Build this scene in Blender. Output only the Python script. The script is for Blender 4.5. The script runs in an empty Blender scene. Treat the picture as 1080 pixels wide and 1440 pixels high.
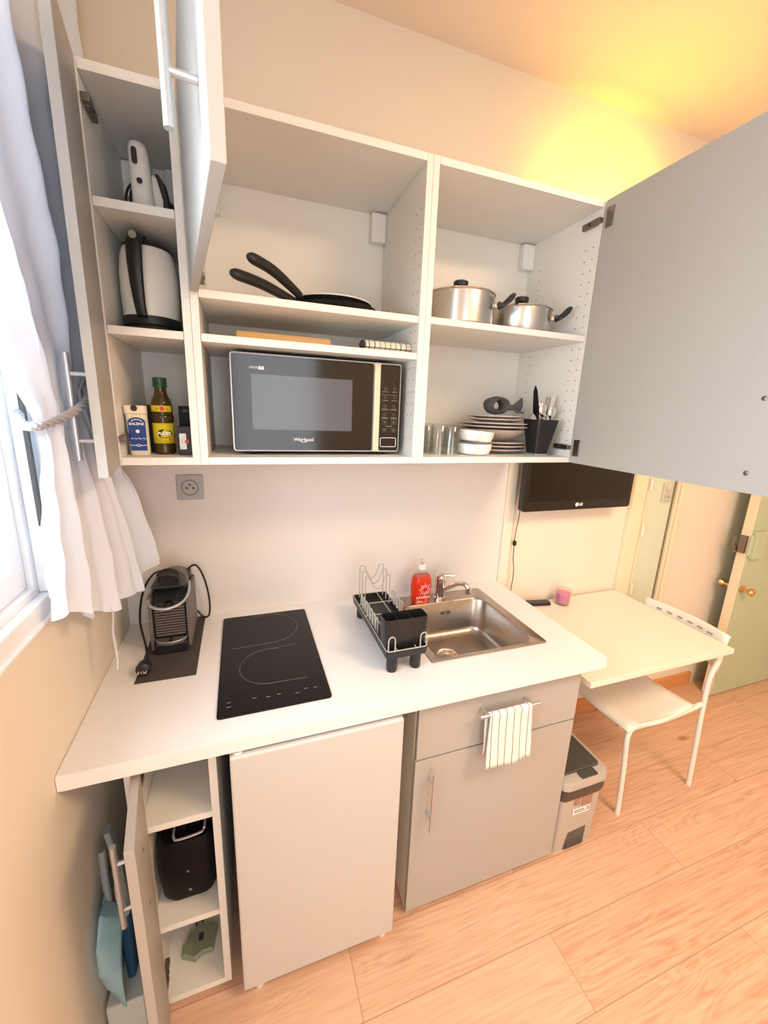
import bpy, bmesh, math, random
from mathutils import Vector, Matrix
random.seed(7)
PI = math.pi
S = bpy.context.scene
COL = S.collection

# ------------------------------------------------------------------ camera
CAM_POS = Vector((0.3910, -1.4942, 1.6366))
RV = Vector((0.94242248, -0.33219632, 0.03854186))
UV = Vector((0.04247246, 0.23320667, 0.97149922))
FV = Vector((0.33171668, 0.91392574, -0.23388841))
cam = bpy.data.cameras.new('camera')
cam.sensor_fit = 'VERTICAL'; cam.sensor_height = 36.0
cam.lens = 570.854 / 1440 * 36.0
cam.shift_x = -4.374 / 1440; cam.shift_y = -6.087 / 1440
cam.clip_start = 0.02
camo = bpy.data.objects.new('camera', cam); COL.objects.link(camo)
M = Matrix((RV, UV, -FV)).transposed().to_4x4(); M.translation = CAM_POS
camo.matrix_world = M
S.camera = camo

# ------------------------------------------------------------------ world, sun, daylight, exposure
def lin(c): return c / 12.92 if c <= 0.04045 else ((c + 0.055) / 1.055) ** 2.4
def rgb(r, g, b, a=1): return (lin(r / 255), lin(g / 255), lin(b / 255), a)
w = bpy.data.worlds.new('world'); S.world = w; w.use_nodes = True
bg = w.node_tree.nodes['Background']; bg.inputs[0].default_value = (0.62, 0.80, 1.0, 1); bg.inputs[1].default_value = 1.6
def light(name, kind, loc, energy, color, **kw):
    l = bpy.data.lights.new(name, kind); l.energy = energy; l.color = color
    for k, v in kw.items():
        if k != 'aim': setattr(l, k, v)
    o = bpy.data.objects.new(name, l); COL.objects.link(o); o.location = loc
    if 'aim' in kw:
        o.rotation_euler = (Vector(kw['aim']) - Vector(loc)).to_track_quat('-Z', 'Y').to_euler()
    return o
light('sun', 'SUN', (3, -4, 8), 3.0, (1.0, 0.92, 0.78), angle=0.01, aim=(0, -4.5, 3))
light('window_daylight', 'AREA', (-0.45, -1.15, 1.95), 62, (0.78, 0.89, 1.0), shape='RECTANGLE', size=1.3, size_y=1.3, aim=(2.0, -1.0, 1.2))
CEIL_LAMP = 56; WARM_LAMP = 5.2
light('rear_fill_light', 'AREA', (0.72, -3.375, 1.40), 24, (0.84, 0.92, 1.0), shape='RECTANGLE', size=0.80, size_y=2.2, aim=(0.72, 0, 1.40))  # added cool fill light from behind the camera, no window known there
S.view_settings.view_transform = 'Standard'; S.view_settings.look = 'None'
S.view_settings.exposure = 0.04; S.view_settings.gamma = 1.0; S.view_settings.use_curve_mapping = False

# ------------------------------------------------------------------ materials
def mat(name, col, rough=0.5, metal=0.0, noise=0.0, nscale=8.0, bump=0.0, bscale=60.0, stretch=(1, 1, 1), **kw):
    m = bpy.data.materials.new(name); m.use_nodes = True
    nt = m.node_tree; b = nt.nodes['Principled BSDF']
    b.inputs['Base Color'].default_value = col; b.inputs['Roughness'].default_value = rough
    b.inputs['Metallic'].default_value = metal
    for k, v in kw.items():
        b.inputs[k.replace('_', ' ')].default_value = v
    tc = nt.nodes.new('ShaderNodeTexCoord'); mp = nt.nodes.new('ShaderNodeMapping'); mp.inputs['Scale'].default_value = stretch
    nt.links.new(tc.outputs['Object'], mp.inputs['Vector'])
    n = nt.nodes.new('ShaderNodeTexNoise'); n.inputs['Scale'].default_value = nscale; n.inputs['Detail'].default_value = 4
    nt.links.new(mp.outputs[0], n.inputs['Vector'])
    mx = nt.nodes.new('ShaderNodeMix'); mx.data_type = 'RGBA'
    nz = max(noise, 0.012)
    mx.inputs['A'].default_value = tuple(max(0, c * (1 - nz)) for c in col[:3]) + (1,)
    mx.inputs['B'].default_value = tuple(min(1, c * (1 + nz)) for c in col[:3]) + (1,)
    nt.links.new(n.outputs['Fac'], mx.inputs['Factor']); nt.links.new(mx.outputs['Result'], b.inputs['Base Color'])
    if bump:
        n2 = nt.nodes.new('ShaderNodeTexNoise'); n2.inputs['Scale'].default_value = bscale; n2.inputs['Detail'].default_value = 3
        nt.links.new(mp.outputs[0], n2.inputs['Vector'])
        bp = nt.nodes.new('ShaderNodeBump'); bp.inputs['Strength'].default_value = bump; bp.inputs['Distance'].default_value = 0.004
        nt.links.new(n2.outputs['Fac'], bp.inputs['Height']); nt.links.new(bp.outputs[0], b.inputs['Normal'])
    return m
WALL = mat('wall_paint', rgb(236, 225, 208), 0.75, noise=0.02, nscale=3, bump=0.05, bscale=90)
SPLASH = mat('splash_paint', rgb(226, 220, 216), 0.6, noise=0.015, bump=0.03)
CEIL = mat('ceiling_paint', rgb(242, 224, 208), 0.8, noise=0.02, nscale=2)
CARC = mat('white_melamine', rgb(236, 233, 226), 0.45)
GREY = mat('grey_front', rgb(178, 174, 168), 0.5, noise=0.02, nscale=200)
GREYF = mat('grey_edge', rgb(204, 206, 210), 0.4)
TOPW = mat('worktop_laminate', rgb(236, 233, 232), 0.38, noise=0.02, nscale=14)
FRIDGE = mat('fridge_enamel', rgb(202, 200, 196), 0.4, noise=0.01)
BLACK = mat('black_plastic', rgb(26, 26, 28), 0.4, noise=0.05)
MBLACK = mat('matte_black', rgb(20, 19, 20), 0.7, noise=0.05)
DGREY = mat('dark_grey_plastic', rgb(74, 72, 70), 0.55, noise=0.04)
CGREY = mat('charcoal', rgb(52, 51, 52), 0.6, noise=0.05)
GLOSSB = mat('black_glass', rgb(14, 12, 13), 0.10, noise=0.05, Specular_IOR_Level=0.28)
SCREEN = mat('screen_glass', rgb(12, 12, 13), 0.12)
STEEL = mat('brushed_steel', (0.62, 0.60, 0.57, 1), 0.28, 1.0, noise=0.06, nscale=12, stretch=(1, 1, 25))
SINKM = mat('sink_steel', (0.45, 0.40, 0.355, 1), 0.30, 1.0, noise=0.08, nscale=60)
CHROME = mat('chrome', (0.78, 0.76, 0.74, 1), 0.08, 1.0)
HANDLE = mat('handle_steel', (0.58, 0.60, 0.63, 1), 0.35, 0.75, noise=0.05, nscale=30)
HINGE = mat('hinge_metal', (0.26, 0.23, 0.20, 1), 0.35, 1.0, noise=0.2, nscale=60)
BRASS = mat('brass', (0.75, 0.50, 0.18, 1), 0.25, 1.0, noise=0.15, nscale=40)
WPL = mat('white_plastic', rgb(238, 236, 232), 0.35)
WCER = mat('white_ceramic', rgb(245, 243, 238), 0.4)
PLATE = mat('beige_stoneware', rgb(196, 182, 172), 0.35, noise=0.04)
PGREEN = mat('pale_green_paint', rgb(190, 203, 172), 0.45, noise=0.03, nscale=4)
PGREEN2 = mat('pale_green_cupboard', rgb(212, 222, 200), 0.5, noise=0.03, nscale=4)
CREAM = mat('cream_paint', rgb(244, 226, 196), 0.5, noise=0.03, nscale=9)
TABLEM = mat('table_laminate', rgb(243, 231, 216), 0.35, noise=0.01)
WPAINT = mat('white_metal_paint', rgb(240, 236, 226), 0.35)
WINP = mat('window_paint', rgb(240, 242, 244), 0.45, noise=0.04, nscale=30)
SOCK = mat('grey_socket', rgb(172, 168, 168), 0.4)
DARKP = mat('hole_dark', rgb(60, 52, 46), 0.8)
NAPK = mat('dark_grey_cloth', rgb(84, 82, 82), 0.95, noise=0.15, nscale=90, bump=0.4, bscale=300)
BLUEP = mat('pale_blue_plastic', rgb(150, 190, 202), 0.5, noise=0.05)
DBLUE = mat('dark_blue_bristle', rgb(20, 70, 100), 0.8, noise=0.3, nscale=150)
GBIN = mat('grey_bin_plastic', rgb(186, 178, 170), 0.45, noise=0.02)
WOODL = mat('light_wood', rgb(228, 176, 110), 0.5, noise=0.12, nscale=6, stretch=(1, 8, 8))
SKIRT = mat('skirting_wood', rgb(214, 150, 96), 0.5, noise=0.12, nscale=5, stretch=(1, 8, 8))
ROPE = mat('grey_rope', rgb(160, 160, 164), 0.8, noise=0.2, nscale=120)
BAGM = mat('bin_bag', rgb(70, 62, 58), 0.35, noise=0.2, nscale=60, bump=0.8, bscale=70)
YELLOW = mat('yellow_label', rgb(222, 206, 36), 0.5)
LBLUE = mat('blue_label', rgb(28, 62, 140), 0.45, noise=0.25, nscale=30)
CREAMP = mat('cream_plastic', rgb(232, 222, 200), 0.4)
REDM = mat('red_print', rgb(205, 60, 40), 0.5)
WHITEP = mat('white_print', rgb(240, 240, 238), 0.5)
GREYP = mat('grey_print', rgb(140, 134, 128), 0.5)
DGREEN = mat('dark_green_cap', rgb(18, 70, 44), 0.4)
OIL = mat('olive_oil_bottle', rgb(64, 46, 10), 0.08, noise=0.1)
SAGE = mat('sage_plastic', rgb(140, 152, 124), 0.5, noise=0.1, nscale=40)
MATM = mat('dark_mat', rgb(70, 64, 60), 0.8, noise=0.1, nscale=200)
GRAF = mat('graphite_plastic', rgb(96, 88, 84), 0.4, noise=0.08)
FACADE = mat('facade_render', rgb(240, 232, 205), 0.9, noise=0.06, nscale=3)
WINDARK = mat('dark_window', rgb(150, 160, 150), 0.2)

def glassy(name, col, alpha_mix, rough=0.02):
    m = bpy.data.materials.new(name); m.use_nodes = True; nt = m.node_tree; nt.nodes.clear()
    out = nt.nodes.new('ShaderNodeOutputMaterial'); tr = nt.nodes.new('ShaderNodeBsdfTransparent'); tr.inputs[0].default_value = col
    gl = nt.nodes.new('ShaderNodeBsdfGlossy'); gl.inputs['Roughness'].default_value = rough
    n = nt.nodes.new('ShaderNodeTexNoise'); n.inputs['Scale'].default_value = 3
    mr = nt.nodes.new('ShaderNodeMapRange'); mr.inputs['To Min'].default_value = rough; mr.inputs['To Max'].default_value = rough + 0.01
    nt.links.new(n.outputs['Fac'], mr.inputs['Value']); nt.links.new(mr.outputs[0], gl.inputs['Roughness'])
    lw = nt.nodes.new('ShaderNodeLayerWeight'); lw.inputs['Blend'].default_value = 0.5
    pw = nt.nodes.new('ShaderNodeMath'); pw.operation = 'POWER'; pw.inputs[1].default_value = 4.0; nt.links.new(lw.outputs['Facing'], pw.inputs[0])
    ma = nt.nodes.new('ShaderNodeMath'); ma.operation = 'MULTIPLY_ADD'; ma.inputs[1].default_value = 0.55; ma.inputs[2].default_value = 0.04 + alpha_mix; ma.use_clamp = True
    nt.links.new(pw.outputs[0], ma.inputs[0])
    mx = nt.nodes.new('ShaderNodeMixShader'); nt.links.new(ma.outputs[0], mx.inputs[0])
    nt.links.new(tr.outputs[0], mx.inputs[1]); nt.links.new(gl.outputs[0], mx.inputs[2]); nt.links.new(mx.outputs[0], out.inputs[0])
    return m
PANE = glassy('window_glass', (0.97, 0.99, 1, 1), 0.0)
TUMBLER = glassy('tumbler_glass', (0.93, 0.95, 0.94, 1), 0.03)
PINKG = mat('pink_candle_gel', rgb(236, 130, 176), 0.3, noise=0.05)
SOAPR = mat('red_soap', rgb(214, 52, 22), 0.12, noise=0.1, nscale=20)
SOAPC = glassy('clear_plastic', (0.93, 0.88, 0.86, 1), 0.06, 0.1)

def curtain_mat():
    m = bpy.data.materials.new('sheer_curtain'); m.use_nodes = True; nt = m.node_tree; nt.nodes.clear()
    out = nt.nodes.new('ShaderNodeOutputMaterial')
    d = nt.nodes.new('ShaderNodeBsdfDiffuse'); t = nt.nodes.new('ShaderNodeBsdfTranslucent'); tr = nt.nodes.new('ShaderNodeBsdfTransparent')
    d.inputs[0].default_value = rgb(228, 235, 248); t.inputs[0].default_value = rgb(236, 240, 248)
    wv = nt.nodes.new('ShaderNodeTexNoise'); wv.inputs['Scale'].default_value = 260; tc = nt.nodes.new('ShaderNodeTexCoord')
    nt.links.new(tc.outputs['Object'], wv.inputs['Vector'])
    bp = nt.nodes.new('ShaderNodeBump'); bp.inputs['Strength'].default_value = 0.15; bp.inputs['Distance'].default_value = 0.002
    nt.links.new(wv.outputs['Fac'], bp.inputs['Height']); nt.links.new(bp.outputs[0], d.inputs['Normal'])
    a = nt.nodes.new('ShaderNodeMixShader'); a.inputs[0].default_value = 0.12
    nt.links.new(d.outputs[0], a.inputs[1]); nt.links.new(t.outputs[0], a.inputs[2])
    b = nt.nodes.new('ShaderNodeMixShader'); b.inputs[0].default_value = 0.96
    nt.links.new(tr.outputs[0], b.inputs[1]); nt.links.new(a.outputs[0], b.inputs[2]); nt.links.new(b.outputs[0], out.inputs[0])
    return m
SHEER = curtain_mat()

def floor_mat():
    m = bpy.data.materials.new('oak_laminate'); m.use_nodes = True; nt = m.node_tree; L = nt.links.new
    b = nt.nodes['Principled BSDF']; b.inputs['Roughness'].default_value = 0.42
    tc = nt.nodes.new('ShaderNodeTexCoord')
    mp = nt.nodes.new('ShaderNodeMapping'); mp.inputs['Location'].default_value = (-0.640 + 1.26 * 2.5, 0.7845 + 0.1885 * 20, 0)
    L(tc.outputs['Object'], mp.inputs['Vector'])
    br = nt.nodes.new('ShaderNodeTexBrick'); br.offset = 0.5; br.offset_frequency = 2
    br.inputs['Scale'].default_value = 1; br.inputs['Brick Width'].default_value = 1.26; br.inputs['Row Height'].default_value = 0.1885
    br.inputs['Mortar Size'].default_value = 0.0011; br.inputs['Mortar Smooth'].default_value = 0.3; br.inputs['Bias'].default_value = 0
    br.inputs['Color1'].default_value = (0, 0, 0, 1); br.inputs['Color2'].default_value = (1, 1, 1, 1); br.inputs['Mortar'].default_value = (0.5, 0.5, 0.5, 1)
    L(mp.outputs[0], br.inputs['Vector'])
    # offset grain per plank
    sep = nt.nodes.new('ShaderNodeSeparateColor'); L(br.outputs['Color'], sep.inputs[0])
    mul = nt.nodes.new('ShaderNodeMath'); mul.operation = 'MULTIPLY'; mul.inputs[1].default_value = 37.0; L(sep.outputs[0], mul.inputs[0])
    cmb = nt.nodes.new('ShaderNodeCombineXYZ'); L(mul.outputs[0], cmb.inputs[2]); L(mul.outputs[0], cmb.inputs[0])
    add = nt.nodes.new('ShaderNodeVectorMath'); L(tc.outputs['Object'], add.inputs[0]); L(cmb.outputs[0], add.inputs[1])
    mg = nt.nodes.new('ShaderNodeMapping'); mg.inputs['Scale'].default_value = (1.5, 8.5, 1); L(add.outputs[0], mg.inputs['Vector'])
    n1 = nt.nodes.new('ShaderNodeTexNoise'); n1.inputs['Scale'].default_value = 1.0; n1.inputs['Detail'].default_value = 2; n1.inputs['Distortion'].default_value = 0.6
    L(mg.outputs[0], n1.inputs['Vector'])
    k = nt.nodes.new('ShaderNodeMath'); k.operation = 'MULTIPLY'; k.inputs[1].default_value = 95; L(n1.outputs['Fac'], k.inputs[0])
    sn = nt.nodes.new('ShaderNodeMath'); sn.operation = 'SINE'; L(k.outputs[0], sn.inputs[0])
    mg2 = nt.nodes.new('ShaderNodeMapping'); mg2.inputs['Scale'].default_value = (6, 130, 1); L(add.outputs[0], mg2.inputs['Vector'])
    n2 = nt.nodes.new('ShaderNodeTexNoise'); n2.inputs['Scale'].default_value = 1; n2.inputs['Detail'].default_value = 5; L(mg2.outputs[0], n2.inputs['Vector'])
    # masks: the cathedral rings show only in patches
    mg3 = nt.nodes.new('ShaderNodeMapping'); mg3.inputs['Scale'].default_value = (1.6, 5.0, 1); mg3.inputs['Location'].default_value = (4, 2, 7); L(add.outputs[0], mg3.inputs['Vector'])
    n3 = nt.nodes.new('ShaderNodeTexNoise'); n3.inputs['Scale'].default_value = 1.3; L(mg3.outputs[0], n3.inputs['Vector'])
    r3 = nt.nodes.new('ShaderNodeMapRange'); r3.inputs['From Min'].default_value = 0.48; r3.inputs['From Max'].default_value = 0.66; L(n3.outputs['Fac'], r3.inputs['Value'])
    a1 = nt.nodes.new('ShaderNodeMath'); a1.operation = 'MULTIPLY'; L(sn.outputs[0], a1.inputs[0]); L(r3.outputs[0], a1.inputs[1])
    a2 = nt.nodes.new('ShaderNodeMath'); a2.operation = 'MULTIPLY_ADD'; a2.inputs[1].default_value = 0.075; a2.inputs[2].default_value = 0.0; L(a1.outputs[0], a2.inputs[0])
    a3 = nt.nodes.new('ShaderNodeMath'); a3.operation = 'MULTIPLY_ADD'; a3.inputs[1].default_value = 0.62; L(n2.outputs['Fac'], a3.inputs[0]); L(a2.outputs[0], a3.inputs[2])
    a4 = nt.nodes.new('ShaderNodeMath'); a4.operation = 'MULTIPLY_ADD'; a4.inputs[1].default_value = 0.10; a4b = 1; L(sep.outputs[0], a4.inputs[0]); L(a3.outputs[0], a4.inputs[2])
    cr = nt.nodes.new('ShaderNodeValToRGB')
    e = cr.color_ramp.elements
    e[0].position = 0.18; e[0].color = rgb(204, 154, 124); e[1].position = 0.56; e[1].color = rgb(232, 194, 166)
    x = e.new(0.36); x.color = rgb(222, 180, 150)
    L(a4.outputs[0], cr.inputs[0])
    # knots
    mk = nt.nodes.new('ShaderNodeMapping'); mk.inputs['Scale'].default_value = (1.6, 4.2, 1); L(add.outputs[0], mk.inputs['Vector'])
    vo = nt.nodes.new('ShaderNodeTexVoronoi'); vo.inputs['Scale'].default_value = 1.2; L(mk.outputs[0], vo.inputs['Vector'])
    rk = nt.nodes.new('ShaderNodeMapRange'); rk.inputs['From Min'].default_value = 0.02; rk.inputs['From Max'].default_value = 0.10
    rk.inputs['To Min'].default_value = 0.75; rk.inputs['To Max'].default_value = 0.0; L(vo.outputs['Distance'], rk.inputs['Value'])
    mk1 = nt.nodes.new('ShaderNodeMix'); mk1.data_type = 'RGBA'; mk1.inputs['B'].default_value = rgb(150, 90, 56)
    L(rk.outputs[0], mk1.inputs['Factor']); L(cr.outputs[0], mk1.inputs['A'])
    mj = nt.nodes.new('ShaderNodeMix'); mj.data_type = 'RGBA'; mj.inputs['B'].default_value = rgb(150, 100, 70)
    mf = nt.nodes.new('ShaderNodeMath'); mf.operation = 'MULTIPLY'; mf.inputs[1].default_value = 0.75; L(br.outputs['Fac'], mf.inputs[0])
    L(mf.outputs[0], mj.inputs['Factor']); L(mk1.outputs['Result'], mj.inputs['A'])
    L(mj.outputs['Result'], b.inputs['Base Color'])
    return m
FLOORM = floor_mat()

def stripe_mat(name, axis, period, width, base, line, axis2=None):
    m = bpy.data.materials.new(name); m.use_nodes = True; nt = m.node_tree; L = nt.links.new
    b = nt.nodes['Principled BSDF']; b.inputs['Roughness'].default_value = 0.9
    uv = nt.nodes.new('ShaderNodeUVMap'); uv.uv_map = 'UVMap'; sp = nt.nodes.new('ShaderNodeSeparateXYZ'); L(uv.outputs[0], sp.inputs[0])
    def line_mask(ax):
        a = nt.nodes.new('ShaderNodeMath'); a.operation = 'DIVIDE'; a.inputs[1].default_value = period; L(sp.outputs[ax], a.inputs[0])
        f = nt.nodes.new('ShaderNodeMath'); f.operation = 'FRACT'; L(a.outputs[0], f.inputs[0])
        l = nt.nodes.new('ShaderNodeMath'); l.operation = 'LESS_THAN'; l.inputs[1].default_value = width / period; L(f.outputs[0], l.inputs[0])
        return l
    k = line_mask(axis)
    if axis2 is not None:
        k2 = line_mask(axis2); mx = nt.nodes.new('ShaderNodeMath'); mx.operation = 'MAXIMUM'; L(k.outputs[0], mx.inputs[0]); L(k2.outputs[0], mx.inputs[1]); k = mx
    c = nt.nodes.new('ShaderNodeMix'); c.data_type = 'RGBA'; c.inputs['A'].default_value = base; c.inputs['B'].default_value = line
    L(k.outputs[0], c.inputs['Factor']); L(c.outputs['Result'], b.inputs['Base Color'])
    return m
TOWEL = stripe_mat('striped_cotton', 0, 0.0262, 0.0026, rgb(240, 234, 224), rgb(104, 104, 108))
CHECK = stripe_mat('checked_cotton', 0, 0.016, 0.002, rgb(236, 228, 208), rgb(60, 54, 50), 1)

# ------------------------------------------------------------------ mesh helpers
def absloc(o):
    p = Vector((0, 0, 0))
    while o is not None: p = p + o.location; o = o.parent
    return p
class MB:
    """Collects shapes; build() links them as one mesh object. World coordinates unless local=True."""
    def __init__(s): s.bm = bmesh.new(); s.uvl = None
    def v(s, p): return s.bm.verts.new(p)
    def f(s, vs, mi=0, smooth=False):
        try: fc = s.bm.faces.new(vs)
        except ValueError: return None
        fc.material_index = mi; fc.smooth = smooth; return fc
    def box(s, x0, x1, y0, y1, z0, z1, mi=0):
        a = [s.v((x, y, z)) for z in (z0, z1) for y in (y0, y1) for x in (x0, x1)]
        for q in ((0, 2, 3, 1), (4, 5, 7, 6), (0, 1, 5, 4), (2, 6, 7, 3), (0, 4, 6, 2), (1, 3, 7, 5)): s.f([a[i] for i in q], mi)
        return s
    def loft(s, loops, cap0=True, cap1=True, mi=0, smooth=True, closed=True):
        R = [[s.v(p) for p in lp] for lp in loops]
        n = len(R[0])
        for a, b in zip(R, R[1:]):
            for i in range(n if closed else n - 1):
                j = (i + 1) % n; s.f([a[i], a[j], b[j], b[i]], mi, smooth)
        if cap0: s.f(R[0][::-1], mi)
        if cap1: s.f(R[-1], mi)
        return s
    def tube(s, pts, r, seg=8, mi=0, closed=False, taper=None):
        P = [Vector(p) for p in pts]; n = len(P); loops = []
        t0 = (P[1] - P[0]).normalized(); up = Vector((0, 0, 1)) if abs(t0.z) < 0.9 else Vector((1, 0, 0))
        nrm = t0.cross(up).normalized()
        for i in range(n):
            if closed: t = (P[(i + 1) % n] - P[i - 1])
            else: t = P[min(i + 1, n - 1)] - P[max(i - 1, 0)]
            t.normalize(); nrm = (nrm - t * nrm.dot(t)).normalized(); bn = t.cross(nrm)
            rr = r if taper is None else r * taper[i]
            loops.append([P[i] + (nrm * math.cos(2 * PI * k / seg) + bn * math.sin(2 * PI * k / seg)) * rr for k in range(seg)])
        if closed: loops.append(loops[0]); return s.loft(loops, False, False, mi)
        return s.loft(loops, True, True, mi)
    def lathe(s, prof, c, seg=32, mi=0, ax='z', cap=True):
        loops = []
        for r, h in prof:
            lp = []
            for k in range(seg):
                a = 2 * PI * k / seg; u, v_ = max(r, 1e-5) * math.cos(a), max(r, 1e-5) * math.sin(a)
                if ax == 'z': p = (c[0] + u, c[1] + v_, c[2] + h)
                elif ax == 'y': p = (c[0] + u, c[1] - h, c[2] + v_)
                else: p = (c[0] + h, c[1] + u, c[2] + v_)
                lp.append(p)
            loops.append(lp)
        return s.loft(loops, cap, cap, mi)
    def prism(s, poly, z0, z1, mi=0):
        return s.loft([[(x, y, z0) for x, y in poly], [(x, y, z1) for x, y in poly]], mi=mi, smooth=False)
    def xf(s, m):
        bmesh.ops.transform(s.bm, matrix=m, verts=s.bm.verts); return s
    def build(s, name, mats, parent=None, loc=None, local=False, bev=0, sub=0, rotz=0, sharp=35, solid=0):
        me = bpy.data.meshes.new(name)
        bmesh.ops.remove_doubles(s.bm, verts=s.bm.verts, dist=1e-6)
        bmesh.ops.recalc_face_normals(s.bm, faces=s.bm.faces)
        s.bm.to_mesh(me); s.bm.free()
        o = bpy.data.objects.new(name, me); COL.objects.link(o)
        org = absloc(parent) if parent is not None else Vector(loc or (0, 0, 0))
        if not local: me.transform(Matrix.Translation(-org))
        if parent is not None: o.parent = parent
        elif loc is not None: o.location = loc
        if rotz: o.rotation_euler = (0, 0, rotz)
        for m in (mats if isinstance(mats, (list, tuple)) else [mats]): me.materials.append(m)
        if me.polygons and any(p.use_smooth for p in me.polygons): me.set_sharp_from_angle(angle=math.radians(sharp))
        if solid:
            k = o.modifiers.new('solid', 'SOLIDIFY'); k.thickness = solid; k.offset = 0
        if bev:
            b = o.modifiers.new('bevel', 'BEVEL'); b.width = bev; b.segments = 2; b.limit_method = 'ANGLE'; b.angle_limit = 0.6
        if sub:
            k = o.modifiers.new('sub', 'SUBSURF'); k.levels = sub; k.render_levels = sub
        return o
def tag(o, label, cat, group=None):
    o['label'] = label; o['category'] = cat
    if group: o['group'] = group
    return o
def thing(name, loc, label, cat, group=None, rotz=0):
    o = bpy.data.objects.new(name, None); COL.objects.link(o); o.location = loc; o.rotation_euler = (0, 0, rotz)
    o.empty_display_size = 0.05
    return tag(o, label, cat, group)
def struct(o): o['kind'] = 'structure'; return o
def rrect(cx, cy, w, d, r, z, k=5, rot=0):
    pts = []; w2, d2 = w / 2, d / 2; r = min(r, w2 - 1e-4, d2 - 1e-4)
    for (sx, sy, a0) in ((1, 1, 0), (-1, 1, 90), (-1, -1, 180), (1, -1, 270)):
        for i in range(k + 1):
            a = math.radians(a0 + 90 * i / k); pts.append((cx + sx * (w2 - r) + r * math.cos(a), cy + sy * (d2 - r) + r * math.sin(a), z))
    return pts
def smoothpath(pts, n=6):
    P = [Vector(p) for p in pts]; out = []
    for i in range(len(P) - 1):
        p0 = P[max(i - 1, 0)]; p1 = P[i]; p2 = P[i + 1]; p3 = P[min(i + 2, len(P) - 1)]
        for j in range(n):
            t = j / n
            out.append(0.5 * ((2 * p1) + (p2 - p0) * t + (2 * p0 - 5 * p1 + 4 * p2 - p3) * t * t + (3 * p1 - p0 - 3 * p2 + p3) * t ** 3))
    out.append(P[-1]); return out
def text(s, size, pos, parent, m, xdir=(1, 0, 0), ydir=(0, 0, 1), name='lettering', extrude=0.0003, bold=0.0, sx=1.0, align='CENTER'):
    c = bpy.data.curves.new(name, 'FONT'); c.body = s; c.size = size; c.extrude = extrude; c.align_x = align; c.align_y = 'CENTER'; c.offset = bold
    c.resolution_u = 3
    t = bpy.data.objects.new('tmp', c); COL.objects.link(t)
    bpy.context.view_layer.update()
    me = bpy.data.meshes.new_from_object(t.evaluated_get(bpy.context.evaluated_depsgraph_get())); me.name = name
    bpy.data.objects.remove(t)
    X = Vector(xdir).normalized(); Y = Vector(ydir).normalized(); Z = X.cross(Y)
    R = Matrix((X * sx, Y, Z)).transposed().to_4x4()
    me.transform(R); me.materials.clear(); me.materials.append(m)
    o = bpy.data.objects.new(name, me); COL.objects.link(o); o.parent = parent
    o.location = Vector(pos) - absloc(parent)
    return o
def frame_prism(mb, outer, inner, lo, hi, ax, mi=0):
    """rectangular slab with a rectangular hole; outer/inner = (a0,a1,b0,b1) in the two other axes"""
    def P(a, b, c):
        return {'x': (c, a, b), 'y': (a, c, b), 'z': (a, b, c)}[ax]
    def rect(r, c): return [P(r[0], r[2], c), P(r[1], r[2], c), P(r[1], r[3], c), P(r[0], r[3], c)]
    mb.loft([rect(outer, lo), rect(outer, hi), rect(inner, hi), rect(inner, lo), rect(outer, lo)], False, False, mi, False)
    return mb

# ------------------------------------------------------------------ room shell
RX, RY, CH = 4.6, -3.4, 2.802
struct(MB().box(-0.15, RX, RY, 0.15, -0.1, 0).build('floor', FLOORM))
struct(MB().box(-0.15, RX, RY, 0.15, CH, CH + 0.1).build('ceiling', CEIL))
struct(MB().box(0, RX, 0, 0.15, 0, CH).build('wall_back', WALL))
struct(MB().box(RX, RX + 0.15, RY, 0.15, 0, CH).build('wall_right', WALL))
struct(MB().box(-0.15, RX + 0.15, RY - 0.15, RY, 0, CH).build('wall_front', WALL))
WY0, WY1, WZ0, WZ1 = -1.78, -0.495, 1.222, 2.50
mb = MB(); frame_prism(mb, (RY, 0.15, 0, CH), (WY0, WY1, WZ0, WZ1), -0.30, 0, 'x')
struct(mb.build('wall_left', WALL))
struct(MB().box(0.0005, 1.4895, -0.006, -0.0005, 0.0, 1.62).build('trim_1', SPLASH, bev=0.001))
struct(MB().box(1.4900, 1.5380, -0.016, -0.0005, 0.02, 1.62).build('trim_2', WALL, bev=0.002))
struct(MB().box(1.5385, 3.04, -0.016, -0.0005, 0.0, 0.085).build('baseboard_back', SKIRT, bev=0.002))
struct(MB().box(2.244, 2.333, -0.022, -0.0005, 0.086, 2.15).build('trim_3', CREAM, bev=0.003))
struct(MB().box(2.536, 2.5545, -0.010, -0.0005, 0.086, 2.15).build('gap_shade_strip', mat('dark_gap', rgb(120, 116, 92), 0.7)))  # dark strip whose colour stands in for the shaded gap beside the cupboard door
mb = MB(); mb.box(2.556, 2.572, -0.022, -0.0005, 0.086, 2.15); mb.box(2.576, 2.602, -0.03, -0.0005, 0.086, 2.15)
struct(mb.build('trim_4', CREAM, bev=0.003))

# window with frame, sash, rod
win = bpy.data.objects.new('window_1', None); COL.objects.link(win); win.location = (0, -1.137, WZ0); struct(win)
mb = MB(); frame_prism(mb, (WY0 + .001, WY1 - .001, WZ0 + .001, WZ1 - .001), (WY0 + 0.06, WY1 - 0.068, WZ0 + 0.045, WZ1 - 0.06), -0.075, -0.008, 'x')
mb.build('window_frame', WINP, win, bev=0.004)
mb = MB()
for a, b in ((WY0 + 0.061, -1.17), (-1.165, WY1 - 0.069)):
    frame_prism(mb, (a, b, WZ0 + 0.046, WZ1 - 0.061), (a + 0.055, b - 0.055, WZ0 + 0.098, WZ1 - 0.115), -0.062, -0.018, 'x')
    frame_prism(mb, (a + 0.045, b - 0.045, WZ0 + 0.088, WZ1 - 0.105), (a + 0.058, b - 0.058, WZ0 + 0.101, WZ1 - 0.118), -0.05, -0.014, 'x')
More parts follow.
